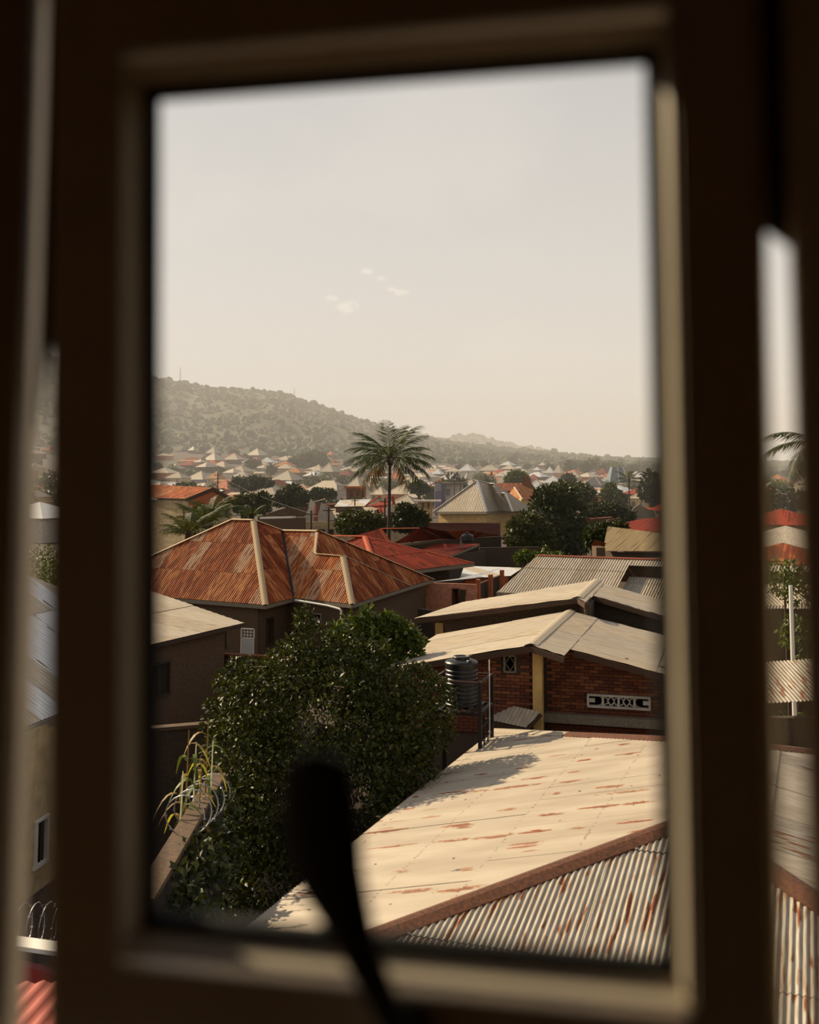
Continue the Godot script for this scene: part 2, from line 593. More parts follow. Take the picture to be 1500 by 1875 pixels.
	pg.quad(Vector3(gcx - 0.222, gcy - 0.366, -0.004), Vector3(gcx + 0.222, gcy - 0.366, -0.004), Vector3(gcx + 0.222, gcy + 0.366, -0.004), Vector3(gcx - 0.222, gcy + 0.366, -0.004))
	part("pane", pg, M.bronze_glass, sash)
	# handle: base plate on the bottom rail, neck, and a rounded paddle grip standing off the glass
	var hb := Geo.new()
	hb.bevel_box(Transform3D(Basis(), Vector3(0.0, -0.432, 0.025)), Vector3(0.032, 0.062, 0.012), 0.004)
	part("handle_base", hb, M.handle_black, sash).set_meta("label", "black base plate of the window handle")
	var hg := Geo.new()
	var spine := [[0.004, -0.44, 0.035, 0.0125, 0.010], [-0.004, -0.41, 0.048, 0.0130, 0.011], [-0.020, -0.372, 0.056, 0.0150, 0.010], [-0.036, -0.335, 0.060, 0.0190, 0.0095], [-0.049, -0.305, 0.062, 0.0270, 0.009], [-0.057, -0.28, 0.063, 0.0310, 0.009], [-0.060, -0.25, 0.063, 0.0325, 0.009], [-0.062, -0.222, 0.062, 0.0310, 0.0085], [-0.063, -0.203, 0.061, 0.0255, 0.008], [-0.0635, -0.198, 0.060, 0.012, 0.006], [-0.064, -0.196, 0.060, 0.002, 0.002]]
	var sides := 20
	for i in spine.size() - 1:
		for k in sides:
			var q := []
			for e in [[i, k], [i, k + 1], [i + 1, k + 1], [i + 1, k]]:
				var r: Array = spine[e[0]]
				var a: float = TAU * e[1] / sides
				q.append(Vector3(r[0] + cos(a) * r[3], r[1], r[2] + sin(a) * r[4]))
				q.append(Vector3(cos(a) / r[3], 0, sin(a) / r[4]).normalized())
			hg.smooth_quad(q[0], q[2], q[4], q[6], q[1], q[3], q[5], q[7])
	part("handle", hg, M.handle_black, sash).set_meta("label", "black paddle handle on the bottom rail of the sash")


# ------------------------------------------------------------------ roofs and walls
func span_at(poly: PackedVector2Array, u: float) -> Vector2:
	var lo := INF
	var hi := -INF
	for i in poly.size():
		var p := poly[i]
		var q := poly[(i + 1) % poly.size()]
		if minf(p.x, q.x) - 1e-5 <= u and u <= maxf(p.x, q.x) + 1e-5:
			if absf(p.x - q.x) < 1e-6:
				lo = minf(lo, minf(p.y, q.y))
				hi = maxf(hi, maxf(p.y, q.y))
			else:
				var v := lerpf(p.y, q.y, clampf((u - p.x) / (q.x - p.x), 0.0, 1.0))
				lo = minf(lo, v)
				hi = maxf(hi, v)
	return Vector2(lo, hi)


# A convex roof face covered with corrugated sheets. pts[0] -> pts[1] is the eave line (sheets run at right angles to it).
# opts: pitch, amp, wide (of a sheet; 0 = one mesh), long, fine (samples per wave), uv (textures per metre), shift (random offsets), origin, called
func sheets(parent: Node, pts: Array, mats: Array, opts := {}) -> void:
	var pitch: float = opts.get("pitch", 0.15)
	var amp: float = opts.get("amp", 0.018)
	var wide: float = opts.get("wide", 1.2)
	var long: float = opts.get("long", 2.6)
	var per: int = opts.get("fine", 4)
	var uvs: float = opts.get("uv", 0.5)
	var a: Vector3 = pts[0]
	var u_axis: Vector3 = (pts[1] - a).normalized()
	var m: Vector3 = u_axis.cross(pts[2] - a).normalized()
	if m.y < 0:
		m = -m
	var v_axis := m.cross(u_axis)
	if v_axis.y < 0:
		v_axis = -v_axis
	var poly := PackedVector2Array()
	for p in pts:
		poly.append(Vector2((p - a).dot(u_axis), (p - a).dot(v_axis)))
	var u0 := INF
	var u1 := -INF
	var v0 := INF
	var v1 := -INF
	for p in poly:
		u0 = minf(u0, p.x)
		u1 = maxf(u1, p.x)
		v0 = minf(v0, p.y)
		v1 = maxf(v1, p.y)
	if wide <= 0.0:
		wide = u1 - u0 + 1.0
		long = v1 - v0 + 1.0
	var k_wave := TAU / pitch
	for col in int(ceil((u1 - u0) / wide)):
		var ca := u0 + col * wide
		var cb := minf(ca + wide, u1)
		var us := [ca, cb]
		var step := pitch / per
		for i in range(1, int((cb - ca) / step) + 1):
			if ca + i * step < cb - 1e-4:
				us.append(ca + i * step)
		for p in poly:
			if p.x > ca + 1e-4 and p.x < cb - 1e-4:
				us.append(p.x)
		us.sort()
		for row in int(ceil((v1 - v0) / long)):
			var ra := v0 + row * long - (0.12 if row > 0 else 0.0)
			var rb := v0 + (row + 1) * long
			var g := Geo.new()
			var off := Vector2(rng.randf(), rng.randf()) * 4.0 if opts.get("shift", true) else Vector2.ZERO
			var lift := rng.randf_range(0.0, 0.008)
			for i in us.size() - 1:
				var q := []
				for e in [us[i], us[i + 1]]:
					var s := span_at(poly, e)
					var lo := clampf(s.x, ra, rb)
					var hi := clampf(s.y, ra, rb)
					if not is_finite(lo) or not is_finite(hi):
						lo = ra
						hi = ra
					q.append([e, lo, hi])
				if q[0][2] - q[0][1] < 1e-4 and q[1][2] - q[1][1] < 1e-4:
					continue
				var w := []
				for e in [[q[0][0], q[0][1]], [q[1][0], q[1][1]], [q[1][0], q[1][2]], [q[0][0], q[0][2]]]:
					var y: float = amp * sin(k_wave * e[0]) + lift + 0.012 * (rb - e[1]) / (rb - ra)
					w.append(a + u_axis * e[0] + v_axis * e[1] + m * y)
					w.append((m - u_axis * amp * k_wave * cos(k_wave * e[0])).normalized())
					w.append(Vector2(e[0], e[1]) * uvs + off)
				var turned := v_axis.cross(u_axis).dot(m) < 0.0
				for j in ([0, 2, 1, 0, 3, 2] if turned else [0, 1, 2, 0, 2, 3]):
					g.put(w[j * 3], w[j * 3 + 1], w[j * 3 + 2])
			if g.v.size():
				part(opts.get("called", "roof_sheet"), g, M[mats[rng.randi() % mats.size()]], parent)


func beam(g: Geo, a: Vector3, b: Vector3, w: float, h: float, up := Vector3.UP) -> void:
	var z := (b - a).normalized()
	var x := up.cross(z).normalized()
	var y := z.cross(x)
	g.box(Transform3D(Basis(x, y, z), (a + b) * 0.5), Vector3(w, h, (b - a).length()))


# a folded metal cap along a ridge or hip
func cap(parent: Node, a: Vector3, b: Vector3, w: float, m: String, called := "ridge_cap") -> void:
	var z := (b - a).normalized()
	var x := Vector3.UP.cross(z).normalized()
	var y := z.cross(x)
	var g := Geo.new()
	var lift := y * (w * 0.16 + 0.025)
	var drop := x * w - y * w * 0.30
	var drop2 := -x * w - y * w * 0.30
	var ch := x * w * 0.25 - y * w * 0.02
	var ch2 := -x * w * 0.25 - y * w * 0.02
	var ring := [drop2, ch2, ch, drop]
	for i in 3:
		g.quad(a + lift + ring[i], b + lift + ring[i], b + lift + ring[i + 1], a + lift + ring[i + 1])
	g.quad(a + lift + drop - y * 0.03, b + lift + drop - y * 0.03, b + lift + drop, a + lift + drop)
	g.quad(a + lift + drop2 - y * 0.03, b + lift + drop2 - y * 0.03, b + lift + drop2, a + lift + drop2)
	part(called, g, M[m], parent)


func fascia(parent: Node, a: Vector3, b: Vector3, m: String, h := 0.16, called := "fascia") -> void:
	var g := Geo.new()
	beam(g, a - Vector3.UP * (h * 0.5 + 0.02), b - Vector3.UP * (h * 0.5 + 0.02), 0.06, h)
	part(called, g, M[m], parent)


var walls_built := []


func wall(parent: Node, a: Vector3, b: Vector3, y0: float, y1: float, m: String, thick := 0.2, called := "wall") -> MeshInstance3D:
	var w := {"parent": parent, "a": flat(a), "b": flat(b), "y0": y0, "y1": y1, "thick": thick, "m": m, "holes": []}
	w.node = part(called, wall_shape(w), M[m], parent)
	walls_built.append(w)
	return w.node


# the wall's body round its openings; a hole is [from, to, bottom, top]
func wall_shape(w: Dictionary) -> Geo:
	var g := Geo.new()
	var z: Vector3 = (w.b - w.a).normalized()
	var x := Vector3.UP.cross(z)
	var long: float = (w.b - w.a).length()
	var piece := func(s0: float, s1: float, y0: float, y1: float):
		if s1 - s0 > 0.001 and y1 - y0 > 0.001:
			g.box(Transform3D(Basis(x, Vector3.UP, z), w.a + z * (s0 + s1) * 0.5 + Vector3.UP * (y0 + y1) * 0.5), Vector3(w.thick, y1 - y0, s1 - s0))
	var holes: Array = w.holes.duplicate()
	holes.sort_custom(func(p, q): return p[0] < q[0])
	var at := 0.0
	for h in holes:
		piece.call(at, h[0], w.y0, w.y1)
		piece.call(h[0], h[1], w.y0, h[2])
		piece.call(h[0], h[1], h[3], w.y1)
		at = h[1]
	piece.call(at, long, w.y0, w.y1)
	return g


# the inside of an opening: a plain lined hollow that goes back into the building
func recess(parent: Node, t: Transform3D, w: float, h: float, deep: float, m: String) -> void:
	var g := Geo.new()
	g.box(t * Transform3D(Basis(), Vector3(-deep, 0, 0)), Vector3(0.04, h, w))
	for k in [-0.5, 0.5]:
		g.box(t * Transform3D(Basis(), Vector3(-deep * 0.5, k * (h + 0.04), 0)), Vector3(deep, 0.04, w + 0.08))
		g.box(t * Transform3D(Basis(), Vector3(-deep * 0.5, 0, k * (w + 0.04))), Vector3(deep, h, 0.04))
	part("recess", g, M[m], parent)


# a wall with a sloping top
func gable(parent: Node, a: Vector3, ya: float, b: Vector3, yb: float, y0: float, m: String, thick := 0.2, called := "wall") -> MeshInstance3D:
	var g := Geo.new()
	var z := flat(b - a).normalized()
	var x := Vector3.UP.cross(z) * thick * 0.5
	var p := [flat(a, y0), flat(b, y0), flat(b, yb), flat(a, ya)]
	for s in [-1.0, 1.0]:
		g.quad(p[0] + x * s, p[1] + x * s, p[2] + x * s, p[3] + x * s)
	for i in 4:
		var q: Vector3 = p[i]
		var r: Vector3 = p[(i + 1) % 4]
		g.quad(q - x, r - x, r + x, q + x)
	return part(called, g, M[m], parent)


# a window or door on a wall line from a to b: centre at s metres from a, facing the side of toward
func opening(parent: Node, a: Vector3, b: Vector3, s: float, y: float, w: float, h: float, toward: Vector3, frame := "concrete", pane := "window_glass", bars := 2, called := "window") -> void:
	var z := flat(b - a).normalized()
	var x := Vector3.UP.cross(z)
	if x.dot(flat(toward - a)) < 0:
		x = -x
	var inner := "plaster_brown"
	var half := 0.1
	for k in walls_built:
		if k.parent == parent and k.a.distance_to(flat(a)) < 0.3 and k.b.distance_to(flat(b)) < 0.3:
			k.holes.append([s - w * 0.5, s + w * 0.5, y - h * 0.5, y + h * 0.5])
			k.node.mesh = wall_shape(k).mesh()
			k.node.set_surface_override_material(0, M[k.m])
			inner = k.m
			half = k.thick * 0.5
			break
	var c := flat(a) + z * s + Vector3.UP * y + x * half
	var t := Transform3D(Basis(x, Vector3.UP, z), c)
	var g := Geo.new()
	for k in [[h * 0.5, w + 0.12, 0.06], [-h * 0.5, w + 0.16, 0.08]]:
		g.box(t * Transform3D(Basis(), Vector3(0.01, k[0], 0)), Vector3(0.10, k[2], k[1]))
	for k in [-0.5, 0.5]:
		g.box(t * Transform3D(Basis(), Vector3(0.01, 0, k * w)), Vector3(0.10, h, 0.06))
	var o := part(called, g, M[frame], parent)
	recess(o, t, w, h, 0.95, inner)
	if pane:
		var gp := Geo.new()
		gp.quad(t * Vector3(-0.06, -h * 0.5, -w * 0.5), t * Vector3(-0.06, -h * 0.5, w * 0.5), t * Vector3(-0.06, h * 0.5, w * 0.5), t * Vector3(-0.06, h * 0.5, -w * 0.5))
		part("pane", gp, M[pane], o)
	for i in bars:
		var gb := Geo.new()
		gb.box(t * Transform3D(Basis(), Vector3(-0.01, 0, w * ((i + 1.0) / (bars + 1.0) - 0.5))), Vector3(0.03, h, 0.035))
		part("bar", gb, M.steel_dark, o)


# ------------------------------------------------------------------ plants
func leaf_mesh(clumps: Array, count: int, size: float, sd: int, tones: Array, inner := 0.45, droop := 0.25) -> ArrayMesh:
	var r := RandomNumberGenerator.new()
	r.seed = sd
	var total := 0.0
	for c in clumps:
		total += c[1].x * c[1].y + c[1].x * c[1].z
	var v := PackedVector3Array()
	var n := PackedVector3Array()
	var col := PackedColorArray()
	var idx := PackedInt32Array()
	for c in clumps:
		var share: int = int(count * (c[1].x * c[1].y + c[1].x * c[1].z) / total)
		for i in share:
			var d := Vector3(r.randfn(), r.randfn(), r.randfn()).normalized()
			var p: Vector3 = c[0] + d * c[1] * lerpf(inner, 1.0, sqrt(r.randf())) * r.randf_range(0.92, 1.08)
			var ax := (d * 0.7 + Vector3(r.randfn(), r.randfn(), r.randfn()) * 0.55 - Vector3.UP * droop).normalized()
			var sd_ := ax.cross(Vector3(r.randfn(), r.randfn() + 0.6, r.randfn())).normalized()
			var nm := sd_.cross(ax).normalized()
			var s := size * r.randf_range(0.65, 1.3)
			var k := v.size()
			v.append(p)
			v.append(p + ax * s * 0.45 + sd_ * s * 0.24 + nm * s * 0.05)
			v.append(p + ax * s - nm * s * 0.06)
			v.append(p + ax * s * 0.45 - sd_ * s * 0.24 + nm * s * 0.05)
			n.append(nm)
			n.append((nm + sd_ * 0.3).normalized())
			n.append(nm)
			n.append((nm - sd_ * 0.3).normalized())
			var tone: Color = tones[r.randi() % tones.size()] * r.randf_range(0.7, 1.25)
			tone.a = 1.0
			for j in 4:
				col.append(tone)
			for j in [0, 2, 1, 0, 3, 2]:
				idx.append(k + j)
	var a := []
	a.resize(Mesh.ARRAY_MAX)
	a[Mesh.ARRAY_VERTEX] = v
	a[Mesh.ARRAY_NORMAL] = n
	a[Mesh.ARRAY_COLOR] = col
	a[Mesh.ARRAY_INDEX] = idx
	var m := ArrayMesh.new()
	m.add_surface_from_arrays(Mesh.PRIMITIVE_TRIANGLES, a)
	return m


const GREENS := [Color(0.033, 0.043, 0.006), Color(0.048, 0.058, 0.008), Color(0.070, 0.080, 0.010), Color(0.028, 0.035, 0.006), Color(0.055, 0.052, 0.010)]
const LIGHT_GREENS := [Color(0.075, 0.105, 0.018), Color(0.10, 0.13, 0.022), Color(0.06, 0.085, 0.016)]
const DARK_GREENS := [Color(0.026, 0.036, 0.010), Color(0.036, 0.046, 0.012), Color(0.020, 0.030, 0.009), Color(0.052, 0.060, 0.015)]


func trunk_geo(base: Vector3, top: Vector3, r0: float, branches: Array) -> Geo:
	var g := Geo.new()
	var mid := base.lerp(top, 0.5) + Vector3(r0 * 0.6, 0, r0 * 0.3)
	g.tube([base - Vector3.UP * 0.15, base + Vector3.UP * 0.1, mid, top], [r0 * 1.35, r0, r0 * 0.8, r0 * 0.5], 8)
	for b in branches:
		g.tube([mid.lerp(top, 0.4), mid.lerp(b, 0.6) + Vector3.UP * 0.15, b], [r0 * 0.55, r0 * 0.3, r0 * 0.12], 6)
	return g


# a broad tree given by the clumps of its crown in metres about its foot
func tree(called: String, label: String, foot: Vector3, clumps: Array, leaves: int, size: float, sd: int, tones: Array, r0: float, group := "", category := "tree") -> Node3D:
	var o := thing(called, label, category, foot, group)
	part("foliage", leaf_mesh(clumps, leaves, size, sd, tones), M.leaf, o)
	var ends := []
	for i in mini(5, clumps.size()):
		ends.append(clumps[i][0])
	part("trunk", trunk_geo(Vector3.ZERO, clumps[0][0], r0, ends), M.bark, o)
	return o


func round_clumps(w: float, h: float, base: float, sd: int, many := 7) -> Array:
	var r := RandomNumberGenerator.new()
	r.seed = sd
	var out := [[Vector3(0, base + h * 0.5, 0), Vector3(w * 0.36, h * 0.42, w * 0.36)]]
	for i in many:
		var a := TAU * i / many + r.randf() * 0.6
		var y := base + h * r.randf_range(0.3, 0.78)
		var q := w * 0.26
		out.append([Vector3(cos(a) * q, y, sin(a) * q), Vector3(w * 0.24, h * r.randf_range(0.2, 0.28), w * 0.24)])
	return out


# one palm frond as a mesh: arching rib with two rows of leaflets. Runs along +X from the crown.
func frond_mesh(long: float, rise: float, fall: float, leaflet: float, pairs: int, sd: int, tones: Array, hang := 0.35) -> ArrayMesh:
	var r := RandomNumberGenerator.new()
	r.seed = sd
	var g := Geo.new()
	g.tinted = true
	var at := func(t: float) -> Vector3:
		return Vector3(long * t * (1.0 - 0.18 * t * t), rise * t - fall * t * t, 0)
	var rib := []
	var rad := []
	for i in 9:
		rib.append(at.call(i / 8.0))
		rad.append(lerpf(0.045, 0.008, i / 8.0) * long / 4.0)
	g.tube(rib, rad, 5)
	while g.c.size() < g.v.size():
		g.c.append(Color(0.16, 0.15, 0.05))
	for i in pairs:
		var t := lerpf(0.12, 1.0, float(i) / (pairs - 1))
		var p: Vector3 = at.call(t)
		var dir: Vector3 = (at.call(t + 0.02) - at.call(t - 0.02)).normalized()
		var s := leaflet * (sin(PI * clampf(t * 0.9 + 0.1, 0, 1)) * 0.75 + 0.3) * r.randf_range(0.85, 1.1)
		for sg in [-1.0, 1.0]:
			var out: Vector3 = (Vector3(0, 0, sg) + dir * 0.75 + Vector3(r.randfn(), r.randfn(), r.randfn()) * 0.08).normalized()
			var droop := Vector3.DOWN * s * hang * r.randf_range(0.6, 1.5)
			var mid: Vector3 = p + out * s * 0.55 + droop * 0.25
			var tip: Vector3 = p + out * s + droop
			var w := dir * s * 0.034 + Vector3.UP * s * 0.010
			g.quad(p - w * 0.5, p + w * 0.5, mid + w, mid - w)
			g.tri(mid - w, mid + w, tip)
			var tone: Color = tones[r.randi() % tones.size()] * r.randf_range(0.75, 1.2)
			tone.a = 1.0
			while g.c.size() < g.v.size():
				g.c.append(tone)
	return g.mesh()


const PALM_GREENS := [Color(0.045, 0.068, 0.020), Color(0.060, 0.080, 0.022), Color(0.075, 0.085, 0.026)]
const PALM_DRY := [Color(0.20, 0.11, 0.025), Color(0.15, 0.10, 0.03), Color(0.10, 0.09, 0.03)]


# fronds: [turn about the trunk, tilt up in degrees, length, dry]
func palm(called: String, label: String, foot: Vector3, high: float, lean: Vector3, r0: float, fronds: Array, sd: int) -> Node3D:
	var o := thing(called, label, "palm", foot)
	var top := Vector3.UP * high + lean
	var g := Geo.new()
	var pts := []
	var rad := []
	for i in 13:
		var t := i / 12.0
		pts.append(Vector3.UP * high * t + lean * t * t)
		rad.append(r0 * (1.0 - 0.35 * t) * (1.05 if i % 2 else 0.97))
	rad[0] = r0 * 1.5
	g.tube(pts, rad, 9)
	part("trunk", g, M.palm_bark, o)
	var boss := Geo.new()
	boss.lathe([Vector2(0.0, -0.55), Vector2(r0 * 1.2, -0.45), Vector2(r0 * 1.9, 0.0), Vector2(r0 * 1.5, 0.35), Vector2(0.0, 0.6)], 10, top)
	part("crown_shaft", boss, M.palm_bark, o)
	var kinds := {}
	for i in fronds.size():
		var f: Array = fronds[i]
		var dry: bool = f[3]
		var m := frond_mesh(f[2], 0.0, f[2] * (0.42 if f[1] > 20 else 0.34), f[2] * 0.27, 36, sd + i, PALM_DRY if dry else PALM_GREENS, 0.55 if not dry else 0.8)
		var p := part("frond", m, M.palm_leaf, o)
		p.transform = Transform3D(Basis(Vector3.UP, deg_to_rad(f[0])) * Basis(Vector3.BACK, deg_to_rad(f[1])), top + Vector3.UP * 0.1)
		if dry:
			p.set_meta("label", "yellowed hanging frond")
	return o


# ------------------------------------------------------------------ the land
func build_land() -> void:
	# near yards, streets and the slope under the town as one sheet of ground
	var g := Geo.new()
	var rings := [-40.0, -2.0, 10.0, 30.0, 60.0, 110.0, 180.0, 260.0, 330.0, 400.0, 480.0, 560.0, 660.0, 760.0, 880.0, 1000.0, 1150.0, 1300.0]
	for i in rings.size() - 1:
		for k in 24:
			var q := []
			for e in [[i, k], [i, k + 1], [i + 1, k + 1], [i + 1, k]]:
				var d: float = rings[e[0]]
				var x: float = lerpf(-1.0, 1.0, e[1] / 24.0) * (120.0 + maxf(d, 0.0) * 0.9)
				q.append(Vector3(x, land(x, -d), -d))
			g.quad(q[0], q[1], q[2], q[3])
	var gr := structure("ground", g, M.earth, "bare brown earth of the yards and town", "ground")
	gr.position.y = 0.0
	# two hills, each a ridge line with slopes on both sides
	ridge("hill", 1000.0, 2000.0, [[-400, 560], [0, 640], [180, 672], [300, 697], [345, 707], [400, 713], [460, 717], [520, 722], [560, 738], [610, 754], [650, 768], [700, 783], [760, 800], [830, 812], [950, 826], [1100, 840], [1300, 848], [1900, 852]], M.hill_ground, "scrub covered hill rising over the town", 0.030)
	ridge("hill", 2300.0, 3600.0, [[-400, 780], [300, 790], [600, 795], [700, 789], [735, 789], [765, 796], [800, 806], [830, 804], [860, 799], [880, 799], [905, 805], [940, 815], [980, 821], [1010, 828], [1050, 839], [1120, 850], [1900, 862]], M.far_hill_ground, "pale blue-grey hill with a mast far behind the town", 0.02)


func crest(profile: Array, px: float) -> float:
	for i in profile.size() - 1:
		if px <= profile[i + 1][0]:
			return lerpf(profile[i][1], profile[i + 1][1], clampf((px - profile[i][0]) / float(profile[i + 1][0] - profile[i][0]), 0, 1))
	return profile[-1][1]


func ridge(called: String, foot: float, top: float, profile: Array, m: Material, label: String, rough: float) -> void:
	var g := Geo.new()
	var steps := 12
	var cols := 150
	var grid := []
	for k in cols + 1:
		var px := lerpf(-500.0, 1900.0, float(k) / cols)
		var line := []
		var y_top := EYE + (LINES - crest(profile, px)) / FOCAL * top
		for i in steps + 1:
			var t := float(i) / steps
			var d := lerpf(foot, top, t)
			var x := (px - CENTRE.x) / FOCAL * d
			var base := land(x, -d) if d < 1400.0 else land(x, -1400.0) * 0.6
			base = minf(base, y_top * 0.5 + 2.0) - 4.0
			var h := lerpf(base, y_top, smoothstep(0.0, 1.0, t) * 0.45 + t * 0.55)
			h += hill_noise.get_noise_2d(x * 0.8, d * 0.8) * y_top * 0.16 * sin(PI * t)
			line.append(Vector3(x, h, -d))
		var d2 := top + 700.0
		line.append(Vector3((px - CENTRE.x) / FOCAL * d2, y_top * 0.3 - 20.0, -d2))
		grid.append(line)
	for k in cols:
		for i in grid[k].size() - 1:
			g.quad(grid[k][i], grid[k + 1][i], grid[k + 1][i + 1], grid[k][i + 1])
	var o := structure(called if not taken.has(called) else called + "_%03d" % taken[called], g, m, label, "hill")
	taken[called] = taken.get(called, 0) + 1
	# scrub and trees on the slope, far past counting
	var blob := lump(3)
	var mm := MultiMesh.new()
	mm.transform_format = MultiMesh.TRANSFORM_3D
	mm.use_colors = true
	mm.mesh = blob
	var spots := []
	var near := foot < 2000.0
	for i in (9800 if near else 3000):
		var k := int(rng.randf_range(0.12, 0.92) * cols)
		var j := rng.randi() % steps
		if rng.randf() < 0.10:
			j = steps - 1
		var a: Vector3 = grid[k][j]
		var b: Vector3 = grid[k + 1][j + 1]
		var c: Vector3 = grid[k + 1][j]
		var u := rng.randf()
		var w := rng.randf()
		var p: Vector3 = a + (c - a) * u + (b - c) * w
		spots.append(p)
	mm.instance_count = spots.size()
	for i in spots.size():
		var s := rng.randf_range(2.0, 6.0) * (1.0 if near else 2.0)
		if rng.randf() < 0.07:
			s *= 1.7
		mm.set_instance_transform(i, Transform3D(Basis(Vector3.UP, rng.randf() * TAU).scaled(Vector3(s, s * rng.randf_range(0.6, 1.2), s)), spots[i] + Vector3.UP * s * 0.15))
		var t := rng.randf_range(0.55, 1.2)
		mm.set_instance_color(i, Color(0.050 * t, 0.060 * t, 0.024 * t))
	var mi := MultiMeshInstance3D.new()
	mi.name = "hillside_scrub" if near else "far_hillside_scrub"
	mi.multimesh = mm
	mi.material_override = M.scrub
	add_child(mi)
	mi.set_meta("kind", "stuff")
	mi.set_meta("label", "scrub and trees covering the near hill" if near else "scrub and trees covering the far grey hill")
	mi.set_meta("category", "scrub")


func lump(sd: int) -> ArrayMesh:
	var f := FastNoiseLite.new()
	f.seed = sd
	f.frequency = 0.9
	var g := Geo.new()
	var at := func(i: int, k: int) -> Vector3:
		var a := PI * i / 6.0
		var b := TAU * (k % 8) / 8.0
		var d := Vector3(sin(a) * cos(b), cos(a), sin(a) * sin(b))
		return d * (0.8 + 0.5 * f.get_noise_3dv(d * 2.0))
	for i in 6:
		for k in 8:
			g.quad(at.call(i, k), at.call(i, k + 1), at.call(i + 1, k + 1), at.call(i + 1, k))
	return g.mesh()


# ------------------------------------------------------------------ near buildings
func near_roof() -> void:
	var o := thing("hip_roofed_house", "house under a big pale iron hip roof streaked with rust, just below the window", "house")
	var eave := 3.0
	var cl := at_height(217, 1885, eave)
	var bl := at_height(905, 1338, eave)
	var along := flat(bl - cl).normalized()
	var across := Vector3(-along.z, 0, along.x)
	if across.x < 0:
		across = -across
	var half := 5.54
	var rise := 1.236
	var apex := cl + (along + across) * half + Vector3.UP * rise
	var cr := cl + across * half * 2.0
	var br := bl + across * half * 2.0
	var edge := on_plane(1195, 1352, cl, bl, apex) - bl
	var back := bl + edge * (half / edge.dot(across))
	# far end: hips meet the ridge
	var far_l := bl
	var opts := {"pitch": 0.076, "amp": 0.009, "wide": 0.76, "long": 3.0, "fine": 6, "shift": false, "uv": 1.0 / 15.0}
	var m := mat("near_roof_streaks", Color.WHITE, 0.6, 0.05)
	m.albedo_texture = near_streaks(cl, along, across, half, rise, apex, bl, far_l)
	m.texture_repeat = true
	sheets(o, [cl, bl, back, apex], ["near_roof_streaks"], opts)
	var hip_opts := {"pitch": 0.076, "amp": 0.010, "wide": 0.76, "long": 2.4, "fine": 8, "uv": 0.45}
	sheets(o, [cl, cr, apex], ["near_hip_sheet"], hip_opts)
	sheets(o, [cr, br, back, apex], ["pale_sheet_0", "pale_sheet_1", "near_hip_sheet"], hip_opts)
	sheets(o, [bl, br, back], ["pale_sheet_0", "pale_sheet_2"], hip_opts)
	cap(o, cl, apex, 0.20, "cap_near_rust", "hip_cap")
	cap(o, cr, apex, 0.20, "cap_near_rust", "hip_cap")
	cap(o, apex, back, 0.2, "cap_near_rust")
	var split := bl.lerp(on_plane(1042, 1345, cl, bl, apex), 1.0)
	cap(o, bl, split, 0.20, "cap_pale", "hip_cap")
	cap(o, split, back, 0.20, "cap_near_rust", "hip_cap")
	cap(o, br, back, 0.20, "cap_near_rust", "hip_cap")
	for e in [[cl, bl], [cl, cr], [cr, br], [bl, br]]:
		fascia(o, e[0], e[1], "galvanised", 0.14)
	var inset := 0.5
	var wl := cl + (along + across) * inset
	var wr := cr + (along - across) * inset
	var wb := bl + (-along + across) * inset
	var wc := br + (-along - across) * inset
	for e in [[wl, wb], [wl, wr], [wr, wc], [wb, wc]]:
		wall(o, e[0], e[1], 0.0, eave - 0.02, "plaster_brown")


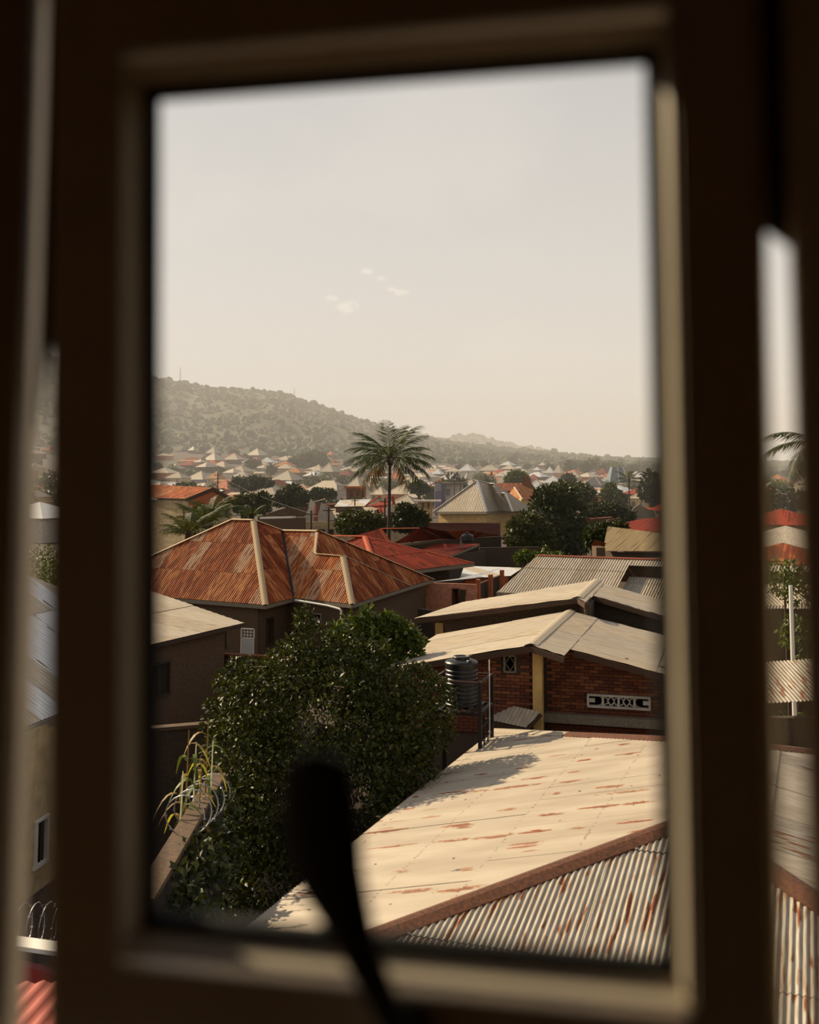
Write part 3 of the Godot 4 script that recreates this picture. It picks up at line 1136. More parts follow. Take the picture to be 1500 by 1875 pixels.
# rust streaks and screw rows of the near roof, surveyed from the photograph onto its left slope
func near_streaks(cl: Vector3, along: Vector3, across: Vector3, half: float, rise: float, apex: Vector3, bl: Vector3, _far: Vector3) -> ImageTexture:
	var size := 1024
	var metres := 15.0
	var im := Image.create(size, size, false, Image.FORMAT_RGB8)
	var f := FastNoiseLite.new()
	f.seed = 5
	f.frequency = 0.012
	f.fractal_octaves = 4
	for y in size:
		for x in size:
			var k := clampf(0.5 + f.get_noise_2d(x * 1.6, y * 0.5) * 0.9, 0, 1)
			im.set_pixel(x, y, Color(0.72, 0.665, 0.585).lerp(Color(0.64, 0.58, 0.50), k))
	var v_axis := (across * half + Vector3.UP * rise).normalized()
	var r := RandomNumberGenerator.new()
	r.seed = 31
	var edge := FastNoiseLite.new()
	edge.seed = 3
	edge.frequency = 0.05
	var dab := func(u: float, v: float, w: float, h: float, c: Color, full: float):
		for iy in range(int((v - h) / metres * size) - 1, int((v + h) / metres * size) + 2):
			for ix in range(int((u - w) / metres * size) - 1, int((u + w) / metres * size) + 2):
				if ix < 0 or iy < 0 or ix >= size or iy >= size:
					continue
				var du := ((ix + 0.5) / size * metres - u) / w
				var dv := ((iy + 0.5) / size * metres - v) / h
				var k := 1.0 - (absf(du) + pow(absf(dv), 1.7)) + edge.get_noise_2d(ix * 9.0, iy * 1.6) * 0.8
				if k > 0.05:
					im.set_pixel(ix, iy, im.get_pixel(ix, iy).lerp(c.darkened(r.randf() * 0.25), clampf(k * 2.4, 0.0, 1.0) * full))
	var rust := Color(0.60, 0.29, 0.10)
	# [x0, y0, x1, y1, strength] in the photograph
	for s in [[800, 1456, 850, 1450, 1.0], [890, 1448, 995, 1436, 1.0], [850, 1452, 890, 1449, 0.6], [958, 1427, 1000, 1424, 0.9], [1025, 1438, 1062, 1428, 1.0], [1040, 1418, 1065, 1412, 0.8], [1055, 1396, 1085, 1391, 1.0], [1085, 1376, 1100, 1370, 0.6], [1130, 1386, 1170, 1377, 1.0], [1130, 1366, 1155, 1362, 0.8], [1005, 1385, 1030, 1383, 0.6], [945, 1408, 970, 1406, 0.7], [868, 1422, 895, 1416, 0.8], [935, 1356, 975, 1354, 0.7], [890, 1374, 910, 1360, 0.5], [975, 1500, 1032, 1488, 1.0], [1060, 1484, 1135, 1475, 1.0], [1135, 1477, 1195, 1468, 1.0], [1010, 1456, 1028, 1453, 0.7], [915, 1485, 945, 1482, 0.7], [805, 1514, 868, 1511, 0.9], [830, 1517, 865, 1514, 0.8], [775, 1499, 805, 1496, 0.5], [788, 1543, 868, 1537, 0.9], [868, 1537, 945, 1529, 0.7], [950, 1528, 1010, 1522, 1.0], [1040, 1521, 1075, 1516, 0.6], [1130, 1509, 1198, 1503, 1.0], [1085, 1448, 1145, 1436, 0.9], [1090, 1457, 1195, 1446, 0.6], [935, 1551, 990, 1543, 0.7], [935, 1555, 985, 1550, 0.7], [668, 1528, 740, 1520, 0.9], [670, 1556, 765, 1547, 0.9], [705, 1635, 800, 1630, 0.9], [800, 1632, 880, 1628, 1.0], [835, 1595, 870, 1592, 0.5], [720, 1598, 750, 1596, 0.5], [740, 1485, 760, 1481, 0.9], [753, 1463, 770, 1459, 0.9], [600, 1600, 660, 1596, 0.9], [560, 1615, 590, 1612, 0.9], [545, 1640, 610, 1634, 0.9], [1150, 1526, 1190, 1522, 0.7], [690, 1507, 700, 1505, 0.8], [840, 1380, 865, 1375, 0.5], [960, 1350, 1070, 1344, 0.5]]:
		var p := on_plane(s[0], s[1], cl, bl, apex) - cl
		var q := on_plane(s[2], s[3], cl, bl, apex) - cl
		var u0 := p.dot(along)
		var u1 := q.dot(along)
		var v0 := p.dot(v_axis)
		var v1 := q.dot(v_axis)
		dab.call((u0 + u1) * 0.5, (v0 + v1) * 0.5, 0.045 + 0.03 * r.randf(), absf(v1 - v0) * 0.62 + 0.03, rust, s[4])
		dab.call((u0 + u1) * 0.5 - 0.05, (v0 + v1) * 0.5 + absf(v1 - v0) * 0.15, 0.03, absf(v1 - v0) * 0.35 + 0.03, rust.darkened(0.25), s[4] * 0.7)
	for i in 46:
		var u := r.randf_range(0.0, 14.0)
		var v := r.randf_range(0.2, 5.5)
		dab.call(u, v, 0.02, r.randf_range(0.05, 0.3), rust, r.randf_range(0.2, 0.6))
	# rows of screws over the rafters, some rusty
	for v in [0.25, 1.6, 2.9, 4.2]:
		for i in 185:
			var u := i * 0.076 * 1.0 + 0.02
			if r.randf() < 0.55:
				dab.call(u, v + r.randf_range(-0.015, 0.015), 0.016, 0.022, Color(0.40, 0.26, 0.14), r.randf_range(0.4, 1.0))
	for i in 40:
		dab.call(r.randf_range(0, 14), r.randf_range(0.1, 5.5), 0.02, 0.025, Color(0.22, 0.13, 0.07), 1.0)
	var hole := on_plane(836, 1595, cl, bl, apex) - cl
	dab.call(hole.dot(along), hole.dot(v_axis), 0.05, 0.09, Color(0.08, 0.05, 0.03), 1.0)
	# grey stain by the far left edge
	for s in [[810, 1420, 0.10, 0.55], [860, 1400, 0.05, 0.6], [835, 1395, 0.04, 0.4]]:
		var p := on_plane(s[0], s[1], cl, bl, apex) - cl
		dab.call(p.dot(along), p.dot(v_axis), s[2], s[3], Color(0.42, 0.37, 0.31), 0.7)
	return ImageTexture.create_from_image(im)


func rust_house() -> void:
	var o := thing("hip_roofed_house", "brown house with a large rust-red corrugated hip roof and cream hip caps", "house")
	var e := 3.1
	var c0 := at_height(138, 1081, e)
	var p1 := at_height(486, 1108, e)
	var vb := at_height(537, 1095, e)
	var p2 := at_height(645, 1106.5, e)
	var e1 := at_height(752, 1073, e)
	var e2 := at_height(793, 1061, e)
	var r0 := at_height(425, 951, 6.7)
	var r1 := at_height(464, 952, 6.7)
	var s := on_plane(516, 971, p1, vb, r1)
	var gg := on_plane(583, 972, vb, p2, s)
	var q1 := on_plane(579, 1013, vb, p2, s)
	var q2 := on_plane(628, 1017, vb, p2, s)
	var rusty := ["rust_sheet_1", "rust_sheet_1", "rust_sheet_5", "rust_sheet_2", "rust_sheet_0", "rust_sheet_1", "rust_sheet_5", "rust_sheet_1", "rust_sheet_3", "rust_sheet_2"]
	var deep := ["rust_sheet_2", "rust_sheet_4", "rust_sheet_4", "rust_sheet_5", "rust_sheet_1"]
	var opts := {"pitch": 0.125, "amp": 0.02, "wide": 0.75, "long": 1.9, "fine": 4, "uv": 0.45}
	sheets(o, [c0, p1, r1, r0], rusty, opts)
	sheets(o, [p1, vb, s, r1], deep, opts)
	sheets(o, [vb, p2, q2, q1, gg, s], rusty, opts)
	sheets(o, [p2, e1, q2], deep, opts)
	var gx := at_height(583, 972, 6.3)
	sheets(o, [e1, e2, gx, on_plane(579, 1013, e1, e2, gx), on_plane(628, 1017, e1, e2, gx)], deep, opts)
	# the far slopes
	var b0 := flat(c0, e) + Vector3(3.0, 0, -9.0)
	var b2 := flat(e2, e) + Vector3(-2.5, 0, -7.0)
	sheets(o, [b0, b2, gg, s, r1, r0], deep, opts)
	sheets(o, [b0, c0, r0], deep, opts)
	sheets(o, [b2, e2, gg], deep, opts)
	for k in [[r0, r1], [p1, r1], [c0, r0], [r1, s], [s, gg], [gg, q1], [q1, q2], [q2, p2], [gx, e2], [q2, e1]]:
		cap(o, k[0], k[1], 0.15 if k[1] != e1 else 0.08, "cap_cream", "hip_cap")
	var vg := Geo.new()
	beam(vg, vb + Vector3.UP * 0.05, s + Vector3.UP * 0.05, 0.22, 0.05)
	part("valley_gutter", vg, M.steel_dark, o)
	for k in [[c0, p1], [p1, vb], [vb, p2], [p2, e1], [e1, e2]]:
		fascia(o, k[0], k[1], "concrete", 0.16, "gutter")
	# walls under the eaves
	var inn := func(p: Vector3, tx: float, tz: float) -> Vector3:
		return flat(p) + Vector3(tx, 0, tz)
	var w := [inn.call(c0, 0.5, -0.5), inn.call(p1, -0.35, -0.55), inn.call(vb, -0.35, -0.55), inn.call(p2, -0.35, -0.55), inn.call(e2, -0.5, -0.4), inn.call(b2, -0.3, 0.5), inn.call(b0, 0.5, 0.5)]
	for i in w.size():
		wall(o, w[i], w[(i + 1) % w.size()], 0.0, e - 0.05, "plaster_brown")
	var eye := Vector3(0, 0, 0)
	opening(o, w[1], w[2], 0.9, 1.75, 0.7, 1.2, eye + Vector3(30, 0, -20), "plaster_dark", "", 0)
	opening(o, w[2], w[3], 2.2, 2.35, 0.5, 0.26, eye, "concrete", "", 0)
	opening(o, w[2], w[3], 1.0, 1.5, 0.9, 1.3, eye, "plaster_dark", "window_glass", 3)
	opening(o, w[0], w[1], 9.0, 1.6, 1.1, 1.2, eye, "plaster_dark", "window_glass", 3)
	var pipe := Geo.new()
	pipe.tube([at_distance(541, 1099, 51.2), at_distance(600, 1109, 50.2), at_distance(622, 1115, 49.6), at_distance(625, 1119, 49.6), at_distance(625, 1150, 49.6)], [0.05, 0.05, 0.05, 0.05, 0.05], 8)
	part("downpipe", pipe, M.white_metal, o)
	# white door with a grille in its upper part, standing in the yard wall
	var d := thing("metal_door", "white metal door with a small grille at the top, by the rust-roofed house", "door", flat(at_distance(453, 1190, 46.5)), "", -0.35)
	var dg := Geo.new()
	dg.bevel_box(Transform3D(Basis(), Vector3(0, 1.06, 0)), Vector3(0.62, 2.12, 0.05), 0.012)
	part("door_leaf", dg, M.white_metal, d)
	var fr := Geo.new()
	for k in [[-0.3, 2.35, 0.04, 0.42], [0.3, 2.35, 0.04, 0.42], [0.0, 2.54, 0.64, 0.04], [0.0, 2.15, 0.62, 0.04]]:
		fr.box(Transform3D(Basis(), Vector3(k[0], k[1], 0)), Vector3(k[2], k[3], 0.05))
	part("grille_frame", fr, M.white_metal, d)
	for i in 3:
		var bg := Geo.new()
		bg.box(Transform3D(Basis(), Vector3(-0.15 + 0.15 * i, 2.34, 0)), Vector3(0.025, 0.38, 0.025))
		part("grille_bar", bg, M.white_metal, d)
	for i in 2:
		var bh := Geo.new()
		bh.box(Transform3D(Basis(), Vector3(0, 2.28 + 0.13 * i, 0)), Vector3(0.58, 0.02, 0.03))
		part("grille_bar", bh, M.white_metal, d)


func left_house() -> void:
	var o := thing("low_house", "brown plastered house under a plain pale sheet roof beside the rust-roofed house", "house")
	var tip := at_height(447, 1141, 3.4)
	var near := at_height(305, 1174, 3.4)
	var top := at_height(305, 1092, 4.0)
	var near2 := tip + (near - tip) * 1.18
	var top2 := tip + (top - tip) * 1.6
	var far2 := near2 + (top2 - tip)
	sheets(o, [near2, tip, top2, far2], ["pale_sheet_0", "pale_sheet_1", "pale_sheet_2"], {"pitch": 0.15, "amp": 0.008, "wide": 1.5, "long": 3.2, "uv": 0.3})
	var w0 := flat(near2) + Vector3(-0.35, 0, -0.1)
	var w1 := flat(tip) + Vector3(-0.7, 0, 0.7)
	var w2 := flat(top2) + Vector3(-0.2, 0, 0.5)
	var w3 := flat(far2) + Vector3(0, 0, 0.2)
	for k in [[w0, w1], [w1, w2], [w2, w3], [w3, w0]]:
		wall(o, k[0], k[1], 0.0, 3.3, "plaster_brown")
	fascia(o, near2, tip, "wood", 0.12)
	# window with bars on the side that faces the yard
	var c := at_distance(348, 1243, 36.9)
	var dir := flat(w1 - w0).normalized()
	opening(o, w0, w1, flat(c - w0).dot(dir), 2.1, 1.25, 1.1, Vector3(0, 0, 0), "plaster_dark", "window_glass", 3)
	# yard walls and a scrap roof
	var y := thing("yard_wall", "low brown yard wall with a worn rusty top edge", "wall")
	wall(y, at_distance(392, 1188, 42.0), at_distance(540, 1203, 41.0), 0.0, 2.22, "plaster_dark", 0.2, "wall_body")
	var cg := Geo.new()
	beam(cg, flat(at_distance(392, 1188, 42.0), 2.25), flat(at_distance(540, 1203, 41.0), 2.25), 0.3, 0.07)
	part("coping", cg, M.cap_rust, y)
	var yb := thing("yard_wall", "dark plastered yard wall between the left brown house and the big tree", "wall")
	var h0 := at_distance(270, 1335, 26.5)
	var h1 := at_distance(480, 1350, 27.5)
	wall(yb, h0, h1, 0.0, h0.y, "plaster_dark", 0.2, "wall_body")
	var yc := Geo.new()
	beam(yc, flat(h0, h0.y), flat(h1, h0.y), 0.3, 0.08)
	part("coping", yc, M.plaster_brown, yb)
	var s := thing("scrap_roof", "small tilted roof of worn grey sheets half hidden by the leafy tree", "roof")
	sheets(s, [at_height(458, 1236, 2.2), at_height(545, 1226, 2.2), at_height(560, 1203, 2.75), at_height(505, 1199, 2.75)], ["grey_sheet_0", "rust_sheet_3", "pale_sheet_2"], {"pitch": 0.1, "amp": 0.012, "wide": 0.8, "long": 3.0})
	for p in [[470, 1234], [540, 1226]]:
		var pg := Geo.new()
		var q := at_height(p[0], p[1], 2.15)
		beam(pg, flat(q), q, 0.1, 0.1, Vector3.RIGHT)
		part("post", pg, M.wood, s)


func brick_building() -> void:
	var o := thing("brick_building", "brick building with two tiers of pale low gabled roofs and a yellow pillar", "building")
	var a := at_height(972, 1182, 4.8)
	var l := at_height(693, 1226, 3.95)
	var rb := at_height(1045, 1118, 4.8)
	var lb := on_plane(800, 1163, l, a, rb)
	var x := at_height(1190, 1228, 4.25)
	var j1 := on_plane(1033, 1202, a, rb, x)
	var pale := ["pale_sheet_0", "pale_sheet_1", "pale_sheet_2"]
	var grey := ["pale_sheet_1", "grey_sheet_0", "pale_sheet_2"]
	var opts := {"pitch": 0.15, "amp": 0.007, "wide": 1.1, "long": 2.6, "uv": 0.3}
	# sheets run down the slope: the eave is parallel to the ridge
	sheets(o, [l, lb, rb, a], pale, opts)
	var axis := (rb - a).normalized()
	var down := (j1 - a)
	var k1 := a + (axis * ((rb - a).length()))
	var j2 := on_plane(1050, 1190, a, rb, x)
	var set_back := (j2 - j1).length()
	var jb := j1 + axis * ((rb - a).length() - 0.0)
	sheets(o, [j1, jb, k1, a], grey, opts)
	var r_front := on_plane(1190, 1228, a, rb, x)
	var slope := (r_front - j2).normalized()
	var r1 := j2 + slope * 4.6
	var r1b := r1 + axis * ((rb - a).length() - set_back)
	sheets(o, [r1, r1b, jb, j1 + axis * set_back], grey, opts)
	cap(o, a, rb, 0.16, "cap_pale")
	# upper tier
	var ua := at_height(1058, 1095, 5.2)
	var ul := at_height(759, 1133, 4.35)
	var ub := at_height(1093, 1062, 5.2)
	var ulb := on_plane(848, 1103, ul, ua, ub)
	sheets(o, [ul, ulb, ub, ua], pale, opts)
	var ux := at_height(1190, 1121, 4.75)
	var uj := on_plane(1072, 1104, ua, ub, ux)
	var uaxis := (ub - ua).normalized()
	var uj2 := on_plane(1085, 1090, ua, ub, ux)
	var ulen := (ub - ua).length()
	sheets(o, [uj, uj + uaxis * ulen, ub, ua], grey, opts)
	var us := (ux - uj2).normalized()
	var ur := uj2 + us * 5.5
	sheets(o, [ur, ur + uaxis * (ulen - (uj2 - uj).length()), uj + uaxis * ulen, uj2], grey, opts)
	cap(o, ua, ub, 0.16, "cap_pale")
	# verge boards
	for k in [[l, a], [a, j1], [j2, r1], [ul, ua], [ua, uj], [uj2, ur]]:
		var vg := Geo.new()
		beam(vg, k[0] - Vector3.UP * 0.09, k[1] - Vector3.UP * 0.09, 0.05, 0.14)
		part("verge_board", vg, M.wood, o)
	# front wall of bricks, left of the pillar and, set back, right of it
	var out := flat(a - rb).normalized()
	var ex := Vector3(-out.z, 0, out.x)
	if ex.x < 0:
		ex = -ex
	var base := flat(a) - out * 0.55
	var size := Vector3(0.23, 0.07, 0.11)
	var bm := BoxMesh.new()
	bm.size = size
	var rest := Geo.new()
	var left_top := func(s: float) -> float: return a.y - 0.12 + s * (a.y - l.y) / maxf(flat(a - l).length(), 0.1)
	var right_top := func(s: float) -> float: return a.y - 0.10 - maxf(0.0, s) * 0.165
	var bricks := []
	var sv := flat(at_distance(1126, 1297, 27.0) - base).dot(ex)
	var cy := 3.32
	for side in 2:
		var back := 0.0 if side == 0 else 0.75
		for row in 28:
			var y := 2.55 + row * 0.082
			for i in range(-1 if row % 2 else 0, 24):
				var s := (-0.12 - (i + 0.5) * 0.242 - (0.121 if row % 2 else 0.0)) if side == 0 else (0.30 + (i + 0.5) * 0.242 + (0.121 if row % 2 else 0.0))
				if s < -3.6 or s > 4.2:
					continue
				var top: float = left_top.call(s) if side == 0 else right_top.call(s)
				if y - 0.02 > top:
					continue
				if side == 0 and absf(s + 0.62) < 0.26 and y > 4.0 and y < 4.5:
					continue
				if side == 1 and absf(s - sv) < 0.84 and absf(y - cy) < 0.17:
					continue
				var c: Vector3 = base + ex * s - out * back + Vector3.UP * y
				# how well it shows: those near the pillar and clear of the lean-to and the tank come first
				bricks.append([c, absf(s - 0.4) + (1.5 if y < 3.15 else 0.0) + (2.0 if y < 2.9 else 0.0)])
	bricks.sort_custom(func(p, q): return p[1] < q[1])
	var turn := Basis(ex, Vector3.UP, out)
	var wl := Node3D.new()
	wl.name = "brick_wall"
	o.add_child(wl)
	for i in bricks.size():
		var c: Vector3 = bricks[i][0] + out * rng.randf_range(-0.006, 0.006)
		if i < 300:
			var b := MeshInstance3D.new()
			b.name = "brick"
			b.mesh = bm
			b.set_surface_override_material(0, M["brick_%d" % (rng.randi() % 4)])
			wl.add_child(b, true)
			b.transform = Transform3D(turn, c)
		else:
			rest.box(Transform3D(turn, c), size)
	var ro := part("brickwork", rest, M.brick_1, wl)
	ro.set_meta("kind", "stuff")
	var mortar := func(s0: float, s1: float, set_in: float, y0: float, t0: float, t1: float):
		gable(o, base + ex * s0 - out * set_in, t0, base + ex * s1 - out * set_in, t1, y0, "mortar", 0.16, "mortar_wall")
	mortar.call(-3.7, -0.76, 0.09, 0.0, left_top.call(-3.7), left_top.call(-0.76))
	mortar.call(-0.48, 0.0, 0.09, 0.0, left_top.call(-0.48), left_top.call(0.0))
	mortar.call(-0.76, -0.48, 0.09, 0.0, 4.05, 4.05)
	mortar.call(-0.76, -0.48, 0.09, 4.45, left_top.call(-0.76), left_top.call(-0.48))
	mortar.call(0.05, sv - 0.74, 0.84, 2.3, right_top.call(0.0), right_top.call(sv - 0.74))
	mortar.call(sv + 0.74, 4.6, 0.84, 2.3, right_top.call(sv + 0.74), right_top.call(4.6))
	mortar.call(sv - 0.74, sv + 0.74, 0.84, 2.3, cy - 0.13, cy - 0.13)
	mortar.call(sv - 0.74, sv + 0.74, 0.84, cy + 0.13, right_top.call(sv - 0.74), right_top.call(sv + 0.74))
	var face := Basis(out, Vector3.UP, -ex)
	wall(o, base - ex * 3.65 - out * 0.2, base - ex * 3.65 - out * 7.0, 0.0, 3.7, "plaster_brown")
	# yellow pillar at the middle
	var pg := Geo.new()
	pg.bevel_box(Transform3D(turn, base + ex * 0.09 + out * 0.06 + Vector3.UP * 2.35), Vector3(0.24, 4.6, 0.26), 0.015)
	part("pillar", pg, M.plaster_yellow, o).set_meta("label", "tall yellow pillar under the gable")
	# small lattice window
	var wn := Node3D.new()
	wn.name = "window"
	o.add_child(wn)
	var wc := base - ex * 0.62 + Vector3.UP * 4.25
	var fg := Geo.new()
	for k in [[-0.14, 0.0, 0.04, 0.42], [0.14, 0.0, 0.04, 0.42], [0.0, 0.2, 0.32, 0.04], [0.0, -0.2, 0.32, 0.04]]:
		fg.box(Transform3D(turn, wc + ex * k[0] + Vector3.UP * k[1] + out * 0.03), Vector3(k[2], k[3], 0.12))
	part("window_frame", fg, M.concrete, wn)
	recess(wn, Transform3D(face, wc), 0.28, 0.40, 0.9, "plaster_brown")
	var lz := Geo.new()
	for k in [[-1, 1], [1, 1], [1, -1], [-1, -1]]:
		beam(lz, wc + out * 0.02 + ex * 0.0 + Vector3.UP * 0.18 * k[1], wc + out * 0.02 + ex * 0.12 * k[0], 0.02, 0.02, out)
	part("lattice", lz, M.concrete, wn)
	# row of pierced concrete vent blocks in the right-hand wall
	var ve := Node3D.new()
	ve.name = "vent_panel"
	o.add_child(ve)
	var v0 := at_distance(1072, 1296, 27.3)
	var vc := base - out * 0.72
	var vf := Geo.new()
	var vx := vc + ex * sv + Vector3.UP * cy
	for k in [[0.0, 0.14, 1.56, 0.05], [0.0, -0.14, 1.56, 0.05], [-0.76, 0.0, 0.05, 0.26], [0.76, 0.0, 0.05, 0.26], [-0.39, 0.0, 0.05, 0.26], [0.0, 0.0, 0.05, 0.26], [0.39, 0.0, 0.05, 0.26]]:
		vf.box(Transform3D(turn, vx + ex * k[0] + Vector3.UP * k[1] + out * 0.04), Vector3(k[2], k[3], 0.14))
	part("vent_frame", vf, M.plaster_white, ve)
	recess(ve, Transform3D(face, vx - out * 0.03), 1.48, 0.26, 0.9, "plaster_brown")
	for b in 4:
		var bc := vx + ex * (-0.575 + 0.383 * b)
		var bg := Geo.new()
		if b == 1 or b == 2:
			for k in [[-1, 1], [1, 1], [1, -1], [-1, -1]]:
				beam(bg, bc + Vector3.UP * 0.12 * k[1], bc + ex * 0.09 * k[0], 0.03, 0.08, out)
				beam(bg, bc + Vector3.UP * 0.04 * k[1] + ex * 0.06 * k[0], bc + ex * 0.17 * k[0] + Vector3.UP * 0.10 * k[1], 0.025, 0.08, out)
		else:
			var sg := 1.0 if b == 0 else -1.0
			var ps := []
			for i in 9:
				var an := -PI / 2 + PI * i / 8.0
				ps.append(bc + ex * sg * (0.06 + 0.11 * cos(an)) + Vector3.UP * 0.12 * sin(an))
			for i in 8:
				beam(bg, ps[i], ps[i + 1], 0.02, 0.08, out)
			beam(bg, bc - ex * sg * 0.16, bc - ex * sg * 0.02, 0.10, 0.08, out)
		part("vent_block", bg, M.plaster_white, ve)
	# concrete ledge under the right-hand wall, dark recess below
	var lg := Geo.new()
	lg.box(Transform3D(turn, base + ex * 2.6 - out * 0.62 + Vector3.UP * 2.86), Vector3(4.9, 0.22, 0.3))
	part("ledge", lg, M.concrete, o)
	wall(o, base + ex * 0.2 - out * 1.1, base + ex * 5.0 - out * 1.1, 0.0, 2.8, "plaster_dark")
	# wall band of the upper tier
	var ub0 := flat(ul).lerp(flat(ua), 0.14) + uaxis * 0.5
	var ub1 := flat(ua) + uaxis * 0.5
	gable(o, ub0, lerpf(ul.y, ua.y, 0.14) - 0.1, ub1, ua.y - 0.1, 2.0, "plaster_brown", 0.15)
	var uo := flat(uaxis).normalized()
	gable(o, flat(uj2) + uo * 0.3, uj2.y - 0.06, flat(ur) + uo * 0.3, ur.y - 0.06, 2.0, "plaster_dark", 0.15)
	gable(o, ub1, ua.y - 0.1, flat(uj) + uo * 0.5, uj.y - 0.08, 2.0, "plaster_brown", 0.15)
	wall(o, flat(uj) + uo * 0.5, flat(uj2) + uo * 0.4, 2.0, uj.y - 0.12, "plaster_dark", 0.12)
	var up := Geo.new()
	up.box(Transform3D(turn, flat(ub0) + Vector3.UP * 2.9), Vector3(0.26, 2.6, 0.28))
	part("pillar", up, M.plaster_yellow, o)
	# lean-to roofs at the foot of the brick wall
	var lt := thing("lean_to_roof", "low grey lean-to roof at the foot of the brick wall behind the water tank", "roof")
	var t0 := at_height(898, 1285, 3.2)
	var t1 := at_height(991, 1304, 3.2)
	var t2 := at_height(964, 1333, 2.85)
	var t3 := at_height(870, 1313, 2.85)
	sheets(lt, [t3, t2, t1, t0], ["grey_sheet_0", "grey_sheet_1", "pale_sheet_2"], {"pitch": 0.12, "amp": 0.01, "wide": 0.9, "long": 3.0})
	sheets(lt, [at_height(800, 1314, 2.85), at_height(858, 1311, 2.85), at_height(868, 1288, 3.2), at_height(800, 1290, 3.2)], ["grey_sheet_1", "pale_sheet_1"], {"pitch": 0.12, "amp": 0.01, "wide": 0.9, "long": 3.0})
	fascia(lt, t3, t2, "wood", 0.1)
	fascia(lt, t2, t1, "wood", 0.08)
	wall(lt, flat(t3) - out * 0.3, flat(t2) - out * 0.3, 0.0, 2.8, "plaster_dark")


func water_tank() -> void:
	var c := Vector3(1.165, 0, -25.0)
	var turn := Basis(Vector3.UP, -0.305)
	var st := thing("tank_stand", "tall dark steel stand with guard rails carrying the water tank", "stand", c)
	st.transform.basis = turn
	var hs := 0.56
	for k in [[-1, 1], [1, 1], [1, -1], [-1, -1]]:
		var g := Geo.new()
		g.box(Transform3D(Basis(), Vector3(hs * k[0], 2.24, hs * k[1])), Vector3(0.075, 4.48, 0.075))
		part("post", g, M.steel_dark, st)
	for y in [3.80, 4.46]:
		for k in [[0, 1], [0, -1], [1, 0], [-1, 0]]:
			var g := Geo.new()
			g.box(Transform3D(Basis(), Vector3(hs * k[0], y, hs * k[1])), Vector3(0.05 if k[0] else hs * 2, 0.06 if y < 4 else 0.04, 0.05 if k[1] else hs * 2))
			part("rail", g, M.steel_rusty if y > 4 else M.steel_dark, st)
	for i in 7:
		var g := Geo.new()
		g.box(Transform3D(Basis(), Vector3(-hs + hs * 2 * i / 6.0, 3.82, 0)), Vector3(0.09, 0.04, hs * 2))
		part("slat", g, M.steel_dark, st)
	for i in 3:
		var g := Geo.new()
		g.box(Transform3D(Basis(), Vector3(hs, 2.9 + 0.3 * i, 0)), Vector3(0.03, 0.03, hs * 2))
		part("rung", g, M.steel_dark, st)
	for i in 2:
		var g := Geo.new()
		g.box(Transform3D(Basis(), Vector3(hs, 3.2, -0.18 + 0.36 * i)), Vector3(0.03, 1.2, 0.03))
		part("ladder_side", g, M.steel_dark, st)
	var pipe := Geo.new()
	pipe.tube([turn.inverse() * Vector3(0.62, 2.0, 0.1), turn.inverse() * Vector3(0.62, 4.86, 0.1)], [0.012, 0.012], 6)
	part("pipe", pipe, M.white_metal, st)

	var t := thing("water_tank", "black ribbed plastic water tank on a steel stand by the brick wall", "tank", c + Vector3.UP * 3.84)
	var prof := [Vector2(0.0, 0.0), Vector2(0.34, 0.0), Vector2(0.365, 0.03)]
	for i in 9:
		var y := 0.06 + i * 0.092
		prof.append(Vector2(0.365, y))
		prof.append(Vector2(0.352, y + 0.018))
		prof.append(Vector2(0.352, y + 0.036))
		prof.append(Vector2(0.367, y + 0.054))
		prof.append(Vector2(0.367, y + 0.080))
	prof.append_array([Vector2(0.372, 0.90), Vector2(0.372, 0.955), Vector2(0.35, 0.985), Vector2(0.25, 1.02), Vector2(0.19, 1.03)])
	var g := Geo.new()
	g.lathe(prof, 40)
	part("tank_body", g, M.tank_plastic, t)
	var ld := Geo.new()
	ld.lathe([Vector2(0.19, 1.02), Vector2(0.19, 1.075), Vector2(0.18, 1.09), Vector2(0.16, 1.09), Vector2(0.15, 1.07), Vector2(0.0, 1.075)], 32)
	part("lid", ld, M.tank_plastic, t)
	var kn := Geo.new()
	kn.bevel_box(Transform3D(Basis(Vector3.UP, 0.5), Vector3(0.16, 1.0, 0.26)), Vector3(0.10, 0.07, 0.10), 0.015)
	part("inlet", kn, M.tank_plastic, t)


